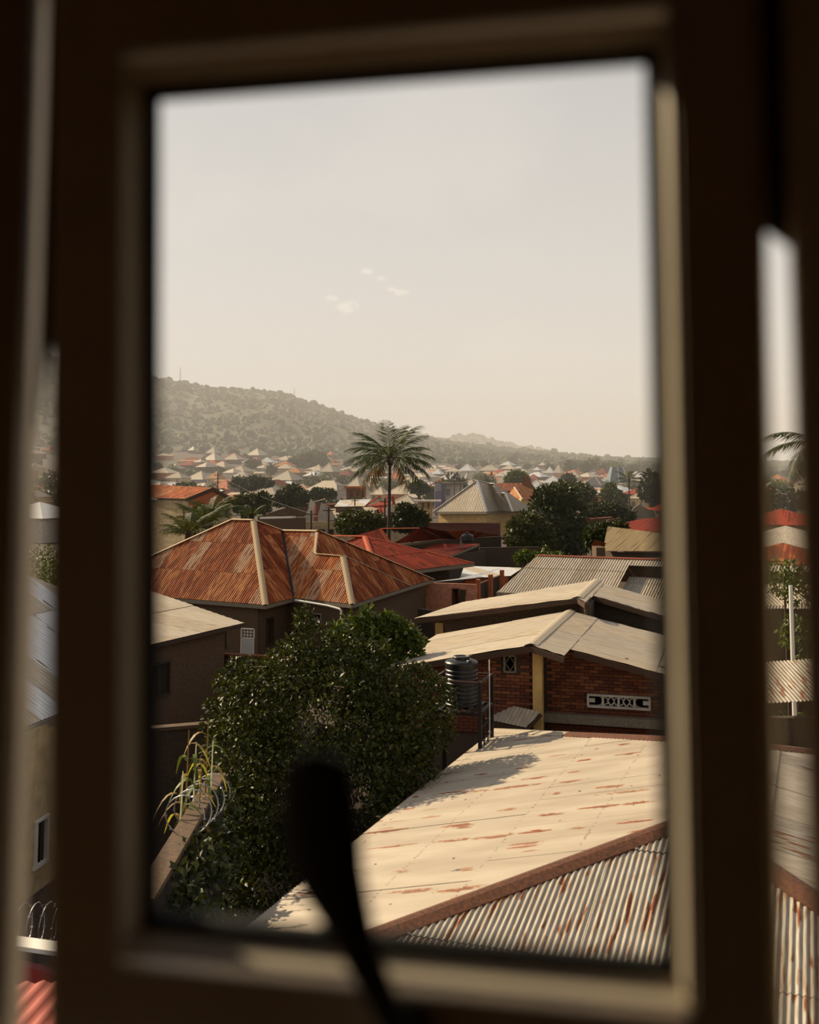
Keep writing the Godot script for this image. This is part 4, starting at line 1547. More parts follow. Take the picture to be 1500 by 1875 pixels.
func grey_roofs() -> void:
	var o := thing("long_house", "long house under a dull grey corrugated roof with a rusty ridge", "house")
	var e0 := at_height(910, 1085, 4.2)
	var rl := at_height(985, 1017, 5.5)
	var rr := at_height(1188, 1024, 5.5)
	var d := (rr - rl).normalized()
	var opts := {"pitch": 0.11, "amp": 0.016, "wide": 0.9, "long": 2.4, "uv": 0.3}
	var grey := ["grey_sheet_0", "grey_sheet_1", "grey_sheet_2"]
	var k := on_plane(1152, 1036, e0, rl, rr)
	var cut := (k - e0).dot(d)
	var kr := rl + d * ((k - rl).dot(d))
	sheets(o, [e0, e0 + d * cut, kr, rl], grey, opts)
	var mid := k
	sheets(o, [mid, mid + d * 8.0, kr + d * 8.0, kr], grey, opts)
	var low := Vector3.UP * 0.45
	sheets(o, [e0 + d * cut - low, e0 + d * (cut + 8.0) - low, mid + d * 8.0 - low, mid - low], grey, opts)
	var bk := flat(rl - e0)
	bk -= d * bk.dot(d)
	var be := rl + flat(bk) * 1.0 - Vector3.UP * 1.3
	sheets(o, [be, be + d * (cut + 8.0), kr + d * 8.0, rl], grey, opts)
	cap(o, rl, kr + d * 8.0, 0.14, "cap_rust")
	fascia(o, e0, e0 + d * cut, "concrete", 0.14)
	var n := flat(bk).normalized()
	var w0 := flat(e0) + n * 0.5 + d * 0.5
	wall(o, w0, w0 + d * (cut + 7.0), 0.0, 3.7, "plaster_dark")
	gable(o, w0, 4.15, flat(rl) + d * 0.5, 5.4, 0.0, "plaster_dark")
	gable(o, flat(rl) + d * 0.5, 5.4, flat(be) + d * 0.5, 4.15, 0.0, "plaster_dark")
	var vg := Geo.new()
	beam(vg, e0 - Vector3.UP * 0.08, rl - Vector3.UP * 0.08, 0.05, 0.13)
	part("verge_board", vg, M.wood, o)

	# pink shed
	var s := thing("pink_shed", "small pink walled shed under a shiny white metal roof", "shed")
	var a := flat(at_distance(777, 1066, 63.0))
	var b := flat(at_distance(874, 1058, 62.0))
	var c := flat(at_distance(918, 1043, 68.0))
	wall(s, a, b, 0.0, 2.85, "plaster_pink", 0.15)
	var gate := Geo.new()
	var dir := (b - a).normalized()
	opening(s, a, b, 1.88, 2.0, 0.32, 1.1, Vector3.ZERO, "wood", "", 0, "door_frame")
	beam(gate, a + dir * 2.15 + Vector3(0, 1.3, 0.3), a + dir * 2.28 + Vector3(0, 2.55, 0.22), 0.34, 0.03, Vector3.BACK)
	part("leaning_board", gate, M.wood, s)
	for i in 3:
		var q := b.lerp(c, i / 2.0)
		wall(s, q, q + (c - b).normalized() * 0.4, 0.0, 3.1, "plaster_orange", 0.2, "pier")
	wall(s, b + Vector3(0, 0, -1.2), c + Vector3(0, 0, -1.2), 0.0, 2.7, "plaster_dark", 0.15)
	wall(s, b, c, 0.0, 1.35, "plaster_orange", 0.15)
	sheets(s, [at_height(783, 1067, 2.85), at_height(870, 1059, 2.85), at_height(924, 1039, 3.2), at_height(840, 1055, 3.05)], ["bright_sheet"], {"pitch": 0.12, "amp": 0.012, "wide": 0.9, "long": 6.0})
	var lr := thing("flat_roof_shed", "low grey metal roof behind the pink shed", "shed")
	sheets(lr, [at_height(842, 1060, 2.4), at_height(935, 1055, 2.4), at_height(958, 1040, 2.6), at_height(850, 1040, 2.6)], ["grey_sheet_0", "bright_sheet"], {"pitch": 0.12, "amp": 0.012, "wide": 1.2, "long": 6.0})
	wall(lr, at_height(850, 1058, 2.4), at_height(930, 1055, 2.4), 0.0, 2.35, "plaster_orange")
	wall(lr, at_height(852, 1042, 2.4), at_height(950, 1042, 2.4), 0.0, 2.45, "plaster_dark")
	var yw := thing("yard_wall", "dark yard wall in front of the pink shed", "wall")
	wall(yw, at_distance(768, 1108, 55.0), at_distance(870, 1112, 52.0), 0.0, 2.35, "plaster_dark", 0.2, "wall_body")


func red_roofs() -> void:
	var opts := {"pitch": 0.2, "amp": 0.018, "wide": 1.0, "long": 2.2, "uv": 0.3}
	var red := ["red_sheet_0", "red_sheet_1", "red_sheet_2"]
	var o := thing("red_roofed_house", "house under a deep red metal hip roof next to the rust-roofed house", "house")
	var ap := at_height(668, 982, 5.1)
	var al := at_height(605, 981, 5.1)
	var e0 := at_height(692, 1052, 3.3)
	var e1 := at_height(868, 1031, 3.3)
	var el := at_height(540, 1036, 3.3)
	sheets(o, [e0, e1, ap], red, opts)
	sheets(o, [el, e0, ap, al], red, opts)
	var eb := e1 + (el - e0)
	sheets(o, [eb, e1, ap], red, opts)
	sheets(o, [el, eb, ap, al], red, opts)
	cap(o, ap, e0, 0.17, "cap_red", "hip_cap")
	cap(o, al, ap, 0.15, "cap_red")
	cap(o, ap, e1, 0.10, "cap_red", "hip_cap")
	fascia(o, e0, e1, "concrete", 0.2, "gutter")
	fascia(o, el, e0, "concrete", 0.2, "gutter")
	var w0 := flat(e0) + Vector3(-0.3, 0, -0.7)
	var w1 := flat(e1) + Vector3(-1.9, 0, 0.2)
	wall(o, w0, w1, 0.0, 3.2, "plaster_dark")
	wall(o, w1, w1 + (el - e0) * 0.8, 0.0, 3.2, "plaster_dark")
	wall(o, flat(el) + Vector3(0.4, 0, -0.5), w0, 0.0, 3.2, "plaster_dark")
	# second wing with its small porch roof
	var p := thing("red_roofed_house", "far red metal roof with two orange hip caps below the dark red wall", "house")
	var rl := at_height(697, 968, 4.6)
	var rr := at_height(768, 967, 4.6)
	var b0 := at_height(640, 983, 3.6)
	var b1 := at_height(716, 997, 3.4)
	var b2 := at_height(812, 987, 3.4)
	sheets(p, [b0, b1, rl], red, opts)
	var rr2 := at_height(819, 973, 4.3)
	sheets(p, [b1, b2, rr, rl], red, opts)
	var b3 := at_height(837, 988, 3.4)
	sheets(p, [b2, b3, rr2, rr], red, opts)
	var b4 := at_height(918, 981, 3.4)
	var rr3 := at_height(858, 970, 4.3)
	sheets(p, [b3, b4, rr3, rr2], ["orange_sheet", "red_sheet_2"], opts)
	cap(p, rl, b1, 0.16, "cap_red", "hip_cap")
	cap(p, rr2, b3, 0.14, "cap_red", "hip_cap")
	cap(p, rl, rr, 0.1, "cap_red")
	fascia(p, b1, b2, "concrete", 0.2, "gutter")
	wall(p, flat(b1) + Vector3(0, 0, -1.0), flat(b2) + Vector3(0, 0, -1.0), 0.0, 3.3, "plaster_dark")
	wall(p, flat(b2) + Vector3(0, 0, -1.0), flat(b4) + Vector3(0, 0, -1.0), 0.0, 3.3, "plaster_dark")
	var q := thing("red_porch_roof", "low red porch roof between the two red roofed wings", "roof")
	var s0 := at_height(752, 1014, 2.8)
	var s1 := at_height(823, 1018, 2.8)
	var s2 := at_height(878, 996, 3.3)
	var s3 := at_height(798, 994, 3.3)
	sheets(q, [s0, s1, s2, s3], red, opts)
	fascia(q, s1, s2, "concrete", 0.14)
	wall(q, flat(s1) + Vector3(0.1, 0, -0.8), flat(s2) + Vector3(0.4, 0, 0.4), 0.0, 2.8, "plaster_dark")
	wall(q, flat(s2), flat(s2) + Vector3(5.0, 0, -1.5), 0.0, 3.0, "plaster_dark")
	var tk := thing("roof_tank", "small dark round tank on a post above the red porch", "tank", at_distance(856, 992, 88.0))
	var tg := Geo.new()
	tg.lathe([Vector2(0.0, 0.0), Vector2(0.45, 0.0), Vector2(0.5, 0.1), Vector2(0.5, 0.45), Vector2(0.35, 0.6), Vector2(0.15, 0.65), Vector2(0.15, 0.75), Vector2(0, 0.76)], 16)
	part("tank_body", tg, M.tank_plastic, tk)
	var ps := Geo.new()
	ps.box(Transform3D(Basis(), Vector3(-0.5, -1.7, 0)), Vector3(0.15, 4.2, 0.15))
	part("post", ps, M.concrete, tk)
	var db := thing("parapet_wall", "long dark red parapet wall in front of the yellow house", "wall")
	var d0 := at_distance(769, 958, 122.0)
	var d1 := at_distance(916, 958, 120.0)
	wall(db, d0, d1, 0.0, d0.y, "wall_maroon", 0.25, "wall_body")
	var dc := Geo.new()
	beam(dc, d0, d1, 0.4, 0.10)
	part("coping", dc, M.wall_maroon, db)


# the yellow house and the rust house share one plan: hip, valley, stepped wing
func yellow_house() -> void:
	var o := thing("yellow_house", "yellow walled house under a tall grey hip roof with white hip caps", "house")
	var e := 3.8
	var c0 := at_height(793, 937, e - 0.22)
	var p1 := at_height(891, 937, e)
	var ap := at_height(874, 879, 8.15)
	var vb := at_height(916, 935, e)
	var p2 := at_height(939, 936.5, e)
	var s := on_plane(895, 885, p1, vb, ap)
	var gg := on_plane(906, 885, vb, p2, s)
	var q1 := on_plane(911, 903, vb, p2, s)
	var q2 := on_plane(926, 902.5, vb, p2, s)
	var e2 := at_height(977, 934, e)
	var grey := ["grey_sheet_0", "grey_sheet_1", "grey_sheet_2"]
	var opts := {"pitch": 0.3, "amp": 0.02, "wide": 1.5, "long": 9.0, "uv": 0.2}
	sheets(o, [c0, p1, ap], grey, opts)
	sheets(o, [p1, vb, s, ap], grey, opts)
	sheets(o, [vb, p2, q2, q1, gg, s], grey, opts)
	sheets(o, [p2, e2, gg, on_plane(911, 903, p2, e2, gg), on_plane(926, 902.5, p2, e2, gg)], grey, opts)
	var b0 := c0 + Vector3(4.0, 0, -12)
	var b2 := e2 + Vector3(-4.0, 0, -12)
	sheets(o, [b0, b2, gg, s, ap], grey, opts)
	sheets(o, [b0, c0, ap], grey, opts)
	sheets(o, [b2, e2, gg], grey, opts)
	for k in [[c0, ap], [p1, ap], [gg, q1], [q1, q2], [q2, p2], [ap, s], [s, gg]]:
		cap(o, k[0], k[1], 0.2, "white_metal", "hip_cap")
	var w := [flat(c0) + Vector3(0.9, 0, -0.9), flat(p1) + Vector3(0.0, 0, -0.9), flat(vb) + Vector3(0, 0, -0.9), flat(e2) + Vector3(-0.9, 0, -0.9), flat(b2) + Vector3(-0.5, 0, 0.6), flat(b0) + Vector3(0.5, 0, 0.6)]
	for i in w.size():
		wall(o, w[i], w[(i + 1) % w.size()], 0.0, e, "plaster_yellow", 0.25)
	for k in [[c0, p1], [p1, vb], [vb, e2]]:
		fascia(o, k[0], k[1], "concrete", 0.3, "gutter")
	opening(o, w[1], w[2], 0.2, 2.95, 0.35, 0.6, Vector3.ZERO, "plaster_yellow", "", 0)
	var pg := Geo.new()
	pg.tube([flat(w[0], 0) + Vector3(0.6, 0, 0.25), flat(w[0], e) + Vector3(0.6, 0, 0.25)], [0.07, 0.07], 6)
	part("downpipe", pg, M.wood, o)
	# the tan roofed house at its side
	var t := thing("tan_roofed_house", "yellow house under a tan sheet roof behind the grey hip roof", "house")
	var a0 := at_height(926, 912, 4.9)
	var a1 := at_height(957, 914, 5.2)
	var a2 := at_height(994, 913, 5.0)
	var t0 := at_height(942, 892, 6.84)
	var t1 := at_height(985, 900, 6.07)
	sheets(t, [a0, a1, t0], ["tan_sheet"], opts)
	sheets(t, [a1, a2, t1, t0], ["tan_sheet", "orange_sheet"], opts)
	sheets(t, [a0 + Vector3(3, 0, -9), a2 + Vector3(0, 0, -9), t1, t0], ["tan_sheet"], opts)
	cap(t, a1, t0, 0.2, "cap_cream", "hip_cap")
	var x0 := flat(a0) + Vector3(0.5, 0, -1)
	var x1 := flat(a1) + Vector3(0, 0, -1)
	var x2 := flat(a2) + Vector3(-0.5, 0, -1)
	wall(t, x0, x1, 0.0, 5.2, "plaster_yellow")
	wall(t, x1, x2, 0.0, 5.2, "plaster_yellow")
	for k in [[0.5, 1.0], [2.6, 0.9]]:
		opening(t, x1, x2, k[0] + 0.6, 3.6, k[1], 1.5, Vector3.ZERO, "plaster_cream", "window_glass", 1)
	# brown flat-topped roof behind
	var b := thing("brown_roofed_house", "long low dark brown roof behind the yellow house", "house")
	var f0 := at_distance(905, 884.5, 230.0)
	var f1 := at_distance(970, 884.5, 230.0)
	sheets(b, [f0 + Vector3(0, -1.6, 4), f1 + Vector3(0, -1.6, 4), f1, f0], ["rust_sheet_4"], opts)
	wall(b, flat(f0) + Vector3(0, 0, 3), flat(f1) + Vector3(0, 0, 3), 0.0, f0.y - 1.5, "plaster_brown")


func orange_house() -> void:
	var o := thing("gabled_house", "two-storey beige house with an orange sheet roof and open veranda", "house")
	var d := 110.0
	var el := at_distance(215, 910, 118.0)
	var ef := at_distance(339.5, 913.5, d)
	var ap := at_distance(389.5, 893, d + 2.0)
	var al := at_distance(280, 890, 120.0)
	var er := at_distance(424, 911, d + 5.0)
	var opts := {"pitch": 0.25, "amp": 0.02, "wide": 1.2, "long": 3.0, "uv": 0.25}
	sheets(o, [el, ef, ap, al], ["orange_sheet", "orange_sheet", "rust_sheet_1"], opts)
	var erb := er + (al - ap)
	sheets(o, [erb, er, ap, al], ["orange_sheet", "rust_sheet_1"], opts)
	for k in [[ef, ap], [ap, er]]:
		var vg := Geo.new()
		beam(vg, k[0] - Vector3.UP * 0.12, k[1] - Vector3.UP * 0.12, 0.1, 0.3)
		part("verge_board", vg, M.wood, o)
	var g0 := flat(ef) + Vector3(0.25, 0, -0.5)
	var g1 := flat(ap) + Vector3(0.0, 0, -0.5)
	var g2 := flat(er) + Vector3(-0.2, 0, -0.5)
	var sill := 5.0
	# upper gable of the front, carried on piers over the veranda
	gable(o, g0, ef.y - 0.2, g1, ap.y - 0.25, ef.y - 0.75, "plaster_orange")
	gable(o, g1, ap.y - 0.25, g2, er.y - 0.2, ef.y - 0.75, "plaster_orange")
	wall(o, flat(el), g0, 0.0, ef.y - 0.2, "plaster_cream")
	var line := g2 - g0
	for k in [0.0, 0.28, 0.58, 0.78, 0.97]:
		var q: Vector3 = g0 + line * k
		wall(o, q, q + line.normalized() * 0.35, 0.0, ef.y - 0.7, "plaster_cream", 0.35, "pier")
	wall(o, g0 + line * 0.55, g2, 0.0, sill - 0.5, "plaster_cream", 0.18, "parapet")
	wall(o, g0 + line * 0.2, g0 + line * 0.55, 0.0, sill - 1.6, "plaster_cream", 0.18, "parapet")
	var back := Vector3(-0.6, 0, -2.6)
	wall(o, g0 + back, g2 + back, 0.0, ef.y - 0.3, "plaster_brown")
	opening(o, flat(el), g0, flat(g0 - el).length() - 0.55, 4.9, 0.4, 1.9, Vector3(0, 0, -60), "plaster_cream", "window_glass", 0)
	opening(o, g0 + back, g2 + back, 2.2, 5.0, 0.9, 1.2, Vector3.ZERO, "plaster_cream", "window_glass", 1)


# ------------------------------------------------------------------ far houses
# a hip-roofed house: centre of its floor, width, depth, turn, eave and ridge heights above the floor
func hip_house(called: String, label: String, at: Vector3, w: float, l: float, turn: float, eave: float, rise: float, roof: String, walls: String, group: String, caps := "", windows := 0) -> Node3D:
	var o := thing(called, label, "house", at, group, turn)
	var g := Geo.new()
	var hw := w * 0.5 + 0.5
	var hl := l * 0.5 + 0.5
	var k := maxf(hl - hw, 0.0) * 0.9
	var c := [Vector3(-hw, eave, hl), Vector3(hw, eave, hl), Vector3(hw, eave, -hl), Vector3(-hw, eave, -hl)]
	var r0 := Vector3(0, eave + rise, k)
	var r1 := Vector3(0, eave + rise, -k)
	for f in [[c[0], c[1], r0, r0], [c[1], c[2], r1, r0], [c[2], c[3], r1, r1], [c[3], c[0], r0, r1]]:
		var u: Vector3 = (f[1] - f[0]).normalized()
		var v: Vector3 = ((f[2] + f[3]) * 0.5 - (f[0] + f[1]) * 0.5).normalized()
		var uv := func(p: Vector3) -> Vector2: return Vector2((p - f[0]).dot(u), (p - f[0]).dot(v)) * 0.2 + Vector2(w, l)
		g.tri(f[0], f[1], f[2], uv.call(f[0]), uv.call(f[1]), uv.call(f[2]))
		if f[2] != f[3]:
			g.tri(f[0], f[2], f[3], uv.call(f[0]), uv.call(f[2]), uv.call(f[3]))
	part("roof", g, M[roof], o)
	var b := Geo.new()
	b.box(Transform3D(Basis(), Vector3(0, eave * 0.5 - 1.5, 0)), Vector3(w, eave + 3.0, l))
	part("wall", b, M[walls], o)
	if caps:
		for i in 4:
			cap(o, c[i], r0 if i < 2 else r1, 0.22, caps, "hip_cap")
		if k > 0.2:
			cap(o, r0, r1, 0.22, caps)
	for i in windows:
		var x := (i + 0.5) / windows * w - w * 0.5
		for s in 2:
			var wg := Geo.new()
			if s == 0:
				wg.box(Transform3D(Basis(), Vector3(x, eave * 0.55, l * 0.5 + 0.03)), Vector3(1.0, 1.2, 0.08))
			else:
				wg.box(Transform3D(Basis(), Vector3(-w * 0.5 - 0.03, eave * 0.55, x * l / w)), Vector3(0.08, 1.2, 1.0))
			part("window", wg, M.curtained_glass, o)
	return o


# [x, eave y, width in the photograph, apex y, roof, walls, label]
func surveyed_houses() -> void:
	var list := [
		[395, 805, 14, 797, "bright_sheet", "plaster_brown", "tiny white-roofed house, leftmost of the three highest on the hillside", "highest white roof at left"],
		[432, 804, 16, 798, "bright_sheet", "plaster_brown", "tiny white-roofed house, middle of the three highest on the hillside", "middle highest white roof"],
		[446, 801, 10, 796, "pale_sheet_0", "plaster_brown", "tiny pale-roofed house, rightmost of the three highest on the hillside", "highest small pale roof"],
		[355, 825, 18, 817, "pale_sheet_1", "plaster_brown", "small pale-roofed house low on the hill near the left of the pane", "low pale hill house at left"],
		[392, 830, 26, 818, "grey_sheet_1", "plaster_brown", "grey hip-roofed house behind the tall white pyramid roof", "grey roof behind the pyramid"],
		[393, 843, 40, 828.5, "pale_sheet_0", "plaster_orange", "house under a tall pointed pale pyramid roof on the left slope", "tall pale pyramid roof"],
		[430, 842, 40, 830, "pale_sheet_1", "plaster_brown", "house with a pale hip roof next to the tall pointed pyramid roof", "pale roof beside the pyramid"],
		[472, 834, 40, 821, "pale_sheet_0", "plaster_brown", "house with a broad grey-white hip roof up the left slope", "broad grey-white hip roof"],
		[350, 852, 42, 844, "red_sheet_0", "plaster_brown", "house with a dull red roof far up at the left", "dull red roof at left"],
		[328, 875, 44, 864, "grey_sheet_2", "plaster_cream", "house with a flat-topped grey roof above the orange veranda house", "flat-topped grey roof"],
		[370, 878, 58, 862, "grey_sheet_0", "plaster_lilac", "house with a big grey pyramid roof above the orange veranda house", "big grey pyramid roof"],
		[398, 876, 32, 863, "tan_sheet", "plaster_cream", "house with a cream-tan roof behind the big grey pyramid", "cream-tan roof at left"],
		[416, 895, 47, 877, "orange_sheet", "plaster_orange", "house under a plain orange hip roof left of the bushes", "plain orange hip roof"],
		[525, 843, 24, 835, "pale_sheet_0", "plaster_white", "small pale-roofed house left of the big roadside tree", "pale roof left of the roadside tree"],
		[527, 827, 26, 820, "pale_sheet_1", "plaster_brown", "small tan-white roof above the big roadside tree", "tan-white roof above the roadside tree"],
		[552, 826, 18, 819, "pale_sheet_1", "plaster_white", "small flat pale roof above the big roadside tree", "flat pale roof above the roadside tree"],
		[563, 819, 10, 814, "tan_sheet", "plaster_brown", "tiny tan roof at the foot of the hill", "tiny tan hill-foot roof"],
		[577, 823, 14, 817, "bright_sheet", "plaster_brown", "tiny white roof right of the tan roof at the foot of the hill", "tiny white hill-foot roof"],
		[606, 833, 18, 826, "orange_sheet", "plaster_brown", "small salmon roof near the palm's left fronds", "salmon roof near the palm"],
		[593, 838, 14, 832, "bright_sheet", "plaster_white", "small white-roofed house right of the big roadside tree", "small white roof by the roadside tree"],
		[601, 848, 20, 837, "pale_sheet_0", "plaster_brown", "white-roofed house with a steep front left of the palm", "steep white front left of the palm"],
		[584, 862, 24, 850, "pale_sheet_0", "plaster_brown", "pale twin-hipped roof left of the palm", "pale twin-hipped roof"],
		[604, 864, 36, 847, "grey_sheet_0", "plaster_brown", "house with a large grey hip roof left of the palm crown", "large grey roof left of the palm"],
		[528, 879, 60, 861, "grey_sheet_1", "plaster_brown", "house with a wide grey roof over the round dark tree", "wide grey roof over the round tree"],
		[636, 870, 30, 859, "red_sheet_1", "plaster_brown", "house with a maroon gable roof just left of the palm crown", "maroon gable roof"],
		[655, 893, 40, 872, "grey_sheet_1", "plaster_white", "grey pyramid roof behind the orange walled house", "grey pyramid by the orange house"],
		[678, 890, 34, 877, "pale_sheet_0", "plaster_white", "white-roofed house left of the palm trunk", "white roof left of the palm trunk"],
		[742, 904, 66, 884, "grey_sheet_0", "plaster_orange", "house with a big grey hip roof right of the palm trunk", "big grey roof right of the palm"],
		[698, 905, 36, 891, "pale_sheet_1", "plaster_cream", "pale hip roof directly behind the palm trunk", "pale roof behind the palm trunk"],
		[745, 921, 56, 906, "grey_sheet_1", "plaster_cream", "lower grey hip roof right of the palm trunk", "lower grey roof right of the palm"],
		[692, 870, 30, 858, "orange_sheet", "plaster_orange", "salmon-orange roof under the palm crown", "salmon-orange roof under the palm"],
		[728, 876, 36, 860, "orange_sheet", "plaster_orange", "orange gabled house behind the palm's right fronds", "orange gable behind the palm fronds"],
		[752, 884, 36, 869, "grey_sheet_2", "plaster_brown", "grey roof among trees right of the palm", "grey roof among trees by the palm"],
		[828, 878, 40, 866, "bright_sheet", "plaster_white", "house with a clean white hip roof above the lilac building", "white hip roof above the lilac building"],
		[856, 862, 34, 849, "bright_sheet", "plaster_white", "house with a white hip roof above the grey peak of the yellow house", "white roof above the yellow house"],
		[802, 868, 22, 858, "bright_sheet", "plaster_lilac", "white-grey roof at the end of the palm's right frond", "white-grey roof by the palm frond"],
		[930, 852, 30, 844, "bright_sheet", "plaster_brown", "small white hip roof at the foot of the far hill", "small white far-hill roof"],
		[933, 859, 34, 851, "pale_sheet_0", "plaster_orange", "pale double roof below the small white hip roof", "pale double roof"],
		[917, 872, 24, 864, "pale_sheet_0", "plaster_white", "white roof left of the olive round tree", "white roof by the olive tree"],
		[920, 885, 26, 872, "grey_sheet_1", "plaster_brown", "grey pointed roof left of the olive round tree", "grey pointed roof by the olive tree"],
		[976, 877, 26, 868, "red_sheet_2", "plaster_orange", "small bright red roof right of the olive round tree", "small bright red roof"],
		[957, 885, 13, 878, "bright_sheet", "plaster_white", "small white peaked house right of the brown roof", "small white peaked house"],
		[982, 895, 40, 878, "bright_sheet", "plaster_white", "white-roofed house over the dark trees", "white roof over the dark trees"],
		[1012, 884, 42, 870.5, "bright_sheet", "plaster_cream", "house with a large white gable roof over the dark trees", "large white gable"],
		[1012, 894, 18, 885, "bright_sheet", "plaster_white", "small white lean roof below the large white gable", "white lean roof under the large gable"],
		[983, 861, 13, 855, "bright_sheet", "plaster_white", "tiny white house among the trees below the far hill", "tiny white house below the hill"],
		[993, 852, 14, 846, "pale_sheet_0", "plaster_brown", "tiny pale roof below the right end of the far hill", "tiny pale roof below the hill"],
		[1006, 866, 16, 854, "bright_sheet", "plaster_white", "narrow white-roofed house beside the pink gable", "narrow white house"],
		[1022, 866, 18, 850, "pale_sheet_0", "plaster_pink", "pink-walled gabled house below the far hill's end", "pink gabled house"],
		[1044, 858, 32, 847, "orange_sheet", "plaster_orange", "orange-brown roofed house below the treeline", "orange-brown treeline roof"],
		[1050, 874, 30, 862, "pale_sheet_1", "plaster_cream", "cream roof left of the dark slate roof", "cream roof by the slate roof"],
		[1077, 861, 26, 853, "bright_sheet", "plaster_white", "house with a pointed white roof above the dark slate roof", "pointed white roof"],
		[1088, 888, 48, 871, "slate_sheet", "plaster_lilac", "large house under a dark slate-coloured roof", "dark slate roof"],
		[1102, 866, 24, 856, "red_sheet_1", "plaster_orange", "red-roofed house left of the blue glass building", "red roof by the blue glass building"],
		[1110, 873, 18, 866, "orange_sheet", "plaster_cream", "orange roof below the blue glass building", "orange roof by the blue glass building"],
		[1131, 886, 22, 878, "pale_sheet_1", "plaster_cream", "cream gable beside the small green palm", "cream gable by the small palm"],
		[1171, 874, 22, 864, "bright_sheet", "plaster_white", "white-roofed house at the right edge of the pane", "white roof at the right edge"],
		[1152, 871, 18, 864, "red_sheet_1", "plaster_brown", "small red roof right of the blue glass building", "small red roof by the blue glass building"],
		[1168, 912, 36, 902, "pale_sheet_1", "plaster_cream", "pale roof at the right edge above the bright red roof", "pale roof at the right edge"],
		[1052, 908, 22, 900, "bright_sheet", "plaster_orange", "low white roof right of the tall dark tree", "low white roof by the tall dark tree"],
		[1096, 905, 24, 897, "bright_sheet", "plaster_orange", "low white-topped shed among the right-hand trees", "white-topped shed at the right"],
		[495, 905, 60, 880, "pale_sheet_1", "plaster_orange", "house with coral gable and pale roof left of the round dark tree", "coral gabled house"],
		[555, 897, 50, 886, "tan_sheet", "plaster_cream", "cream-tan roof right of the coral gable", "cream-tan roof by the coral gable"],
	]
	for h in list:
		# walk along the line of sight until an eave three metres up stands on the land there
		var d := 130.0
		while d < 1280.0 and EYE - (h[1] - LINES) * d / FOCAL > land((h[0] - CENTRE.x) / FOCAL * d, -d) + 3.0:
			d += 4.0
		var real: float = clampf(h[2] * d / FOCAL / 1.25, 4.5, 18.0)
		for go in 14:
			var clear := true
			for u in spots_used:
				if maxf(absf(u.x - (h[0] - CENTRE.x) / FOCAL * d), absf(u.z + d)) < (u.y + real) * 0.66:
					clear = false
			if clear:
				break
			d *= 1.012
		var x: float = (h[0] - CENTRE.x) / FOCAL * d
		var eave_y: float = EYE - (h[1] - LINES) * d / FOCAL
		var rise: float = (h[1] - h[3]) * d / FOCAL
		refs.append([Vector2(h[0], h[1]), h[7] if h.size() > 7 else h[6]])
		shown.append([h[0], h[1], h[2] * 0.5, h[3], d])
		var g := minf(land(x, -d), eave_y - 2.6)
		var near: bool = h[2] >= 30
		hip_house("hip_roofed_house", h[6], Vector3(x, g, -d), real * 0.95, real * 0.95, -0.45 + rng.randf_range(-0.12, 0.12), eave_y - g, rise, h[4], h[5], "hip-roofed houses of the town", "cap_pale" if near and not h[4] in ["red_sheet_0", "red_sheet_1", "orange_sheet"] else "", 2 if near else 0)
		spots_used.append(Vector3(x, real, -d))


var spots_used := []
var refs := []
var shown := []


# would something this wide and high, standing here, hide one of the houses surveyed above?
func hides(px: float, d: float, half: float, low: float, high: float) -> bool:
	var y0 := LINES - (high - EYE) / d * FOCAL
	var y1 := LINES - (low - EYE) / d * FOCAL
	for r in shown:
		if d < r[4] and absf(px - r[0]) < r[2] * 0.6 + half / d * FOCAL * 0.7 and y0 < r[1] - 3.0 and y1 > r[3]:
			return true
	return false
var said := {}


# a label that points the thing out by the nearest house with a look of its own
func beside(what: String, px: float, py: float) -> String:
	var near := refs.duplicate()
	near.sort_custom(func(a, b): return a[0].distance_squared_to(Vector2(px, py)) < b[0].distance_squared_to(Vector2(px, py)))
	for r in near.slice(0, 12):
		var o: Vector2 = Vector2(px, py) - r[0]
		var where := ("right of" if o.x > 0 else "left of") if absf(o.x) > absf(o.y) * 1.4 else ("just above" if o.y < 0 else "just below")
		var text := "%s %s the %s" % [what, where, r[1]]
		if not said.has(text):
			said[text] = true
			return text
	return "%s among the far houses near the %s" % [what, near[0][1]]


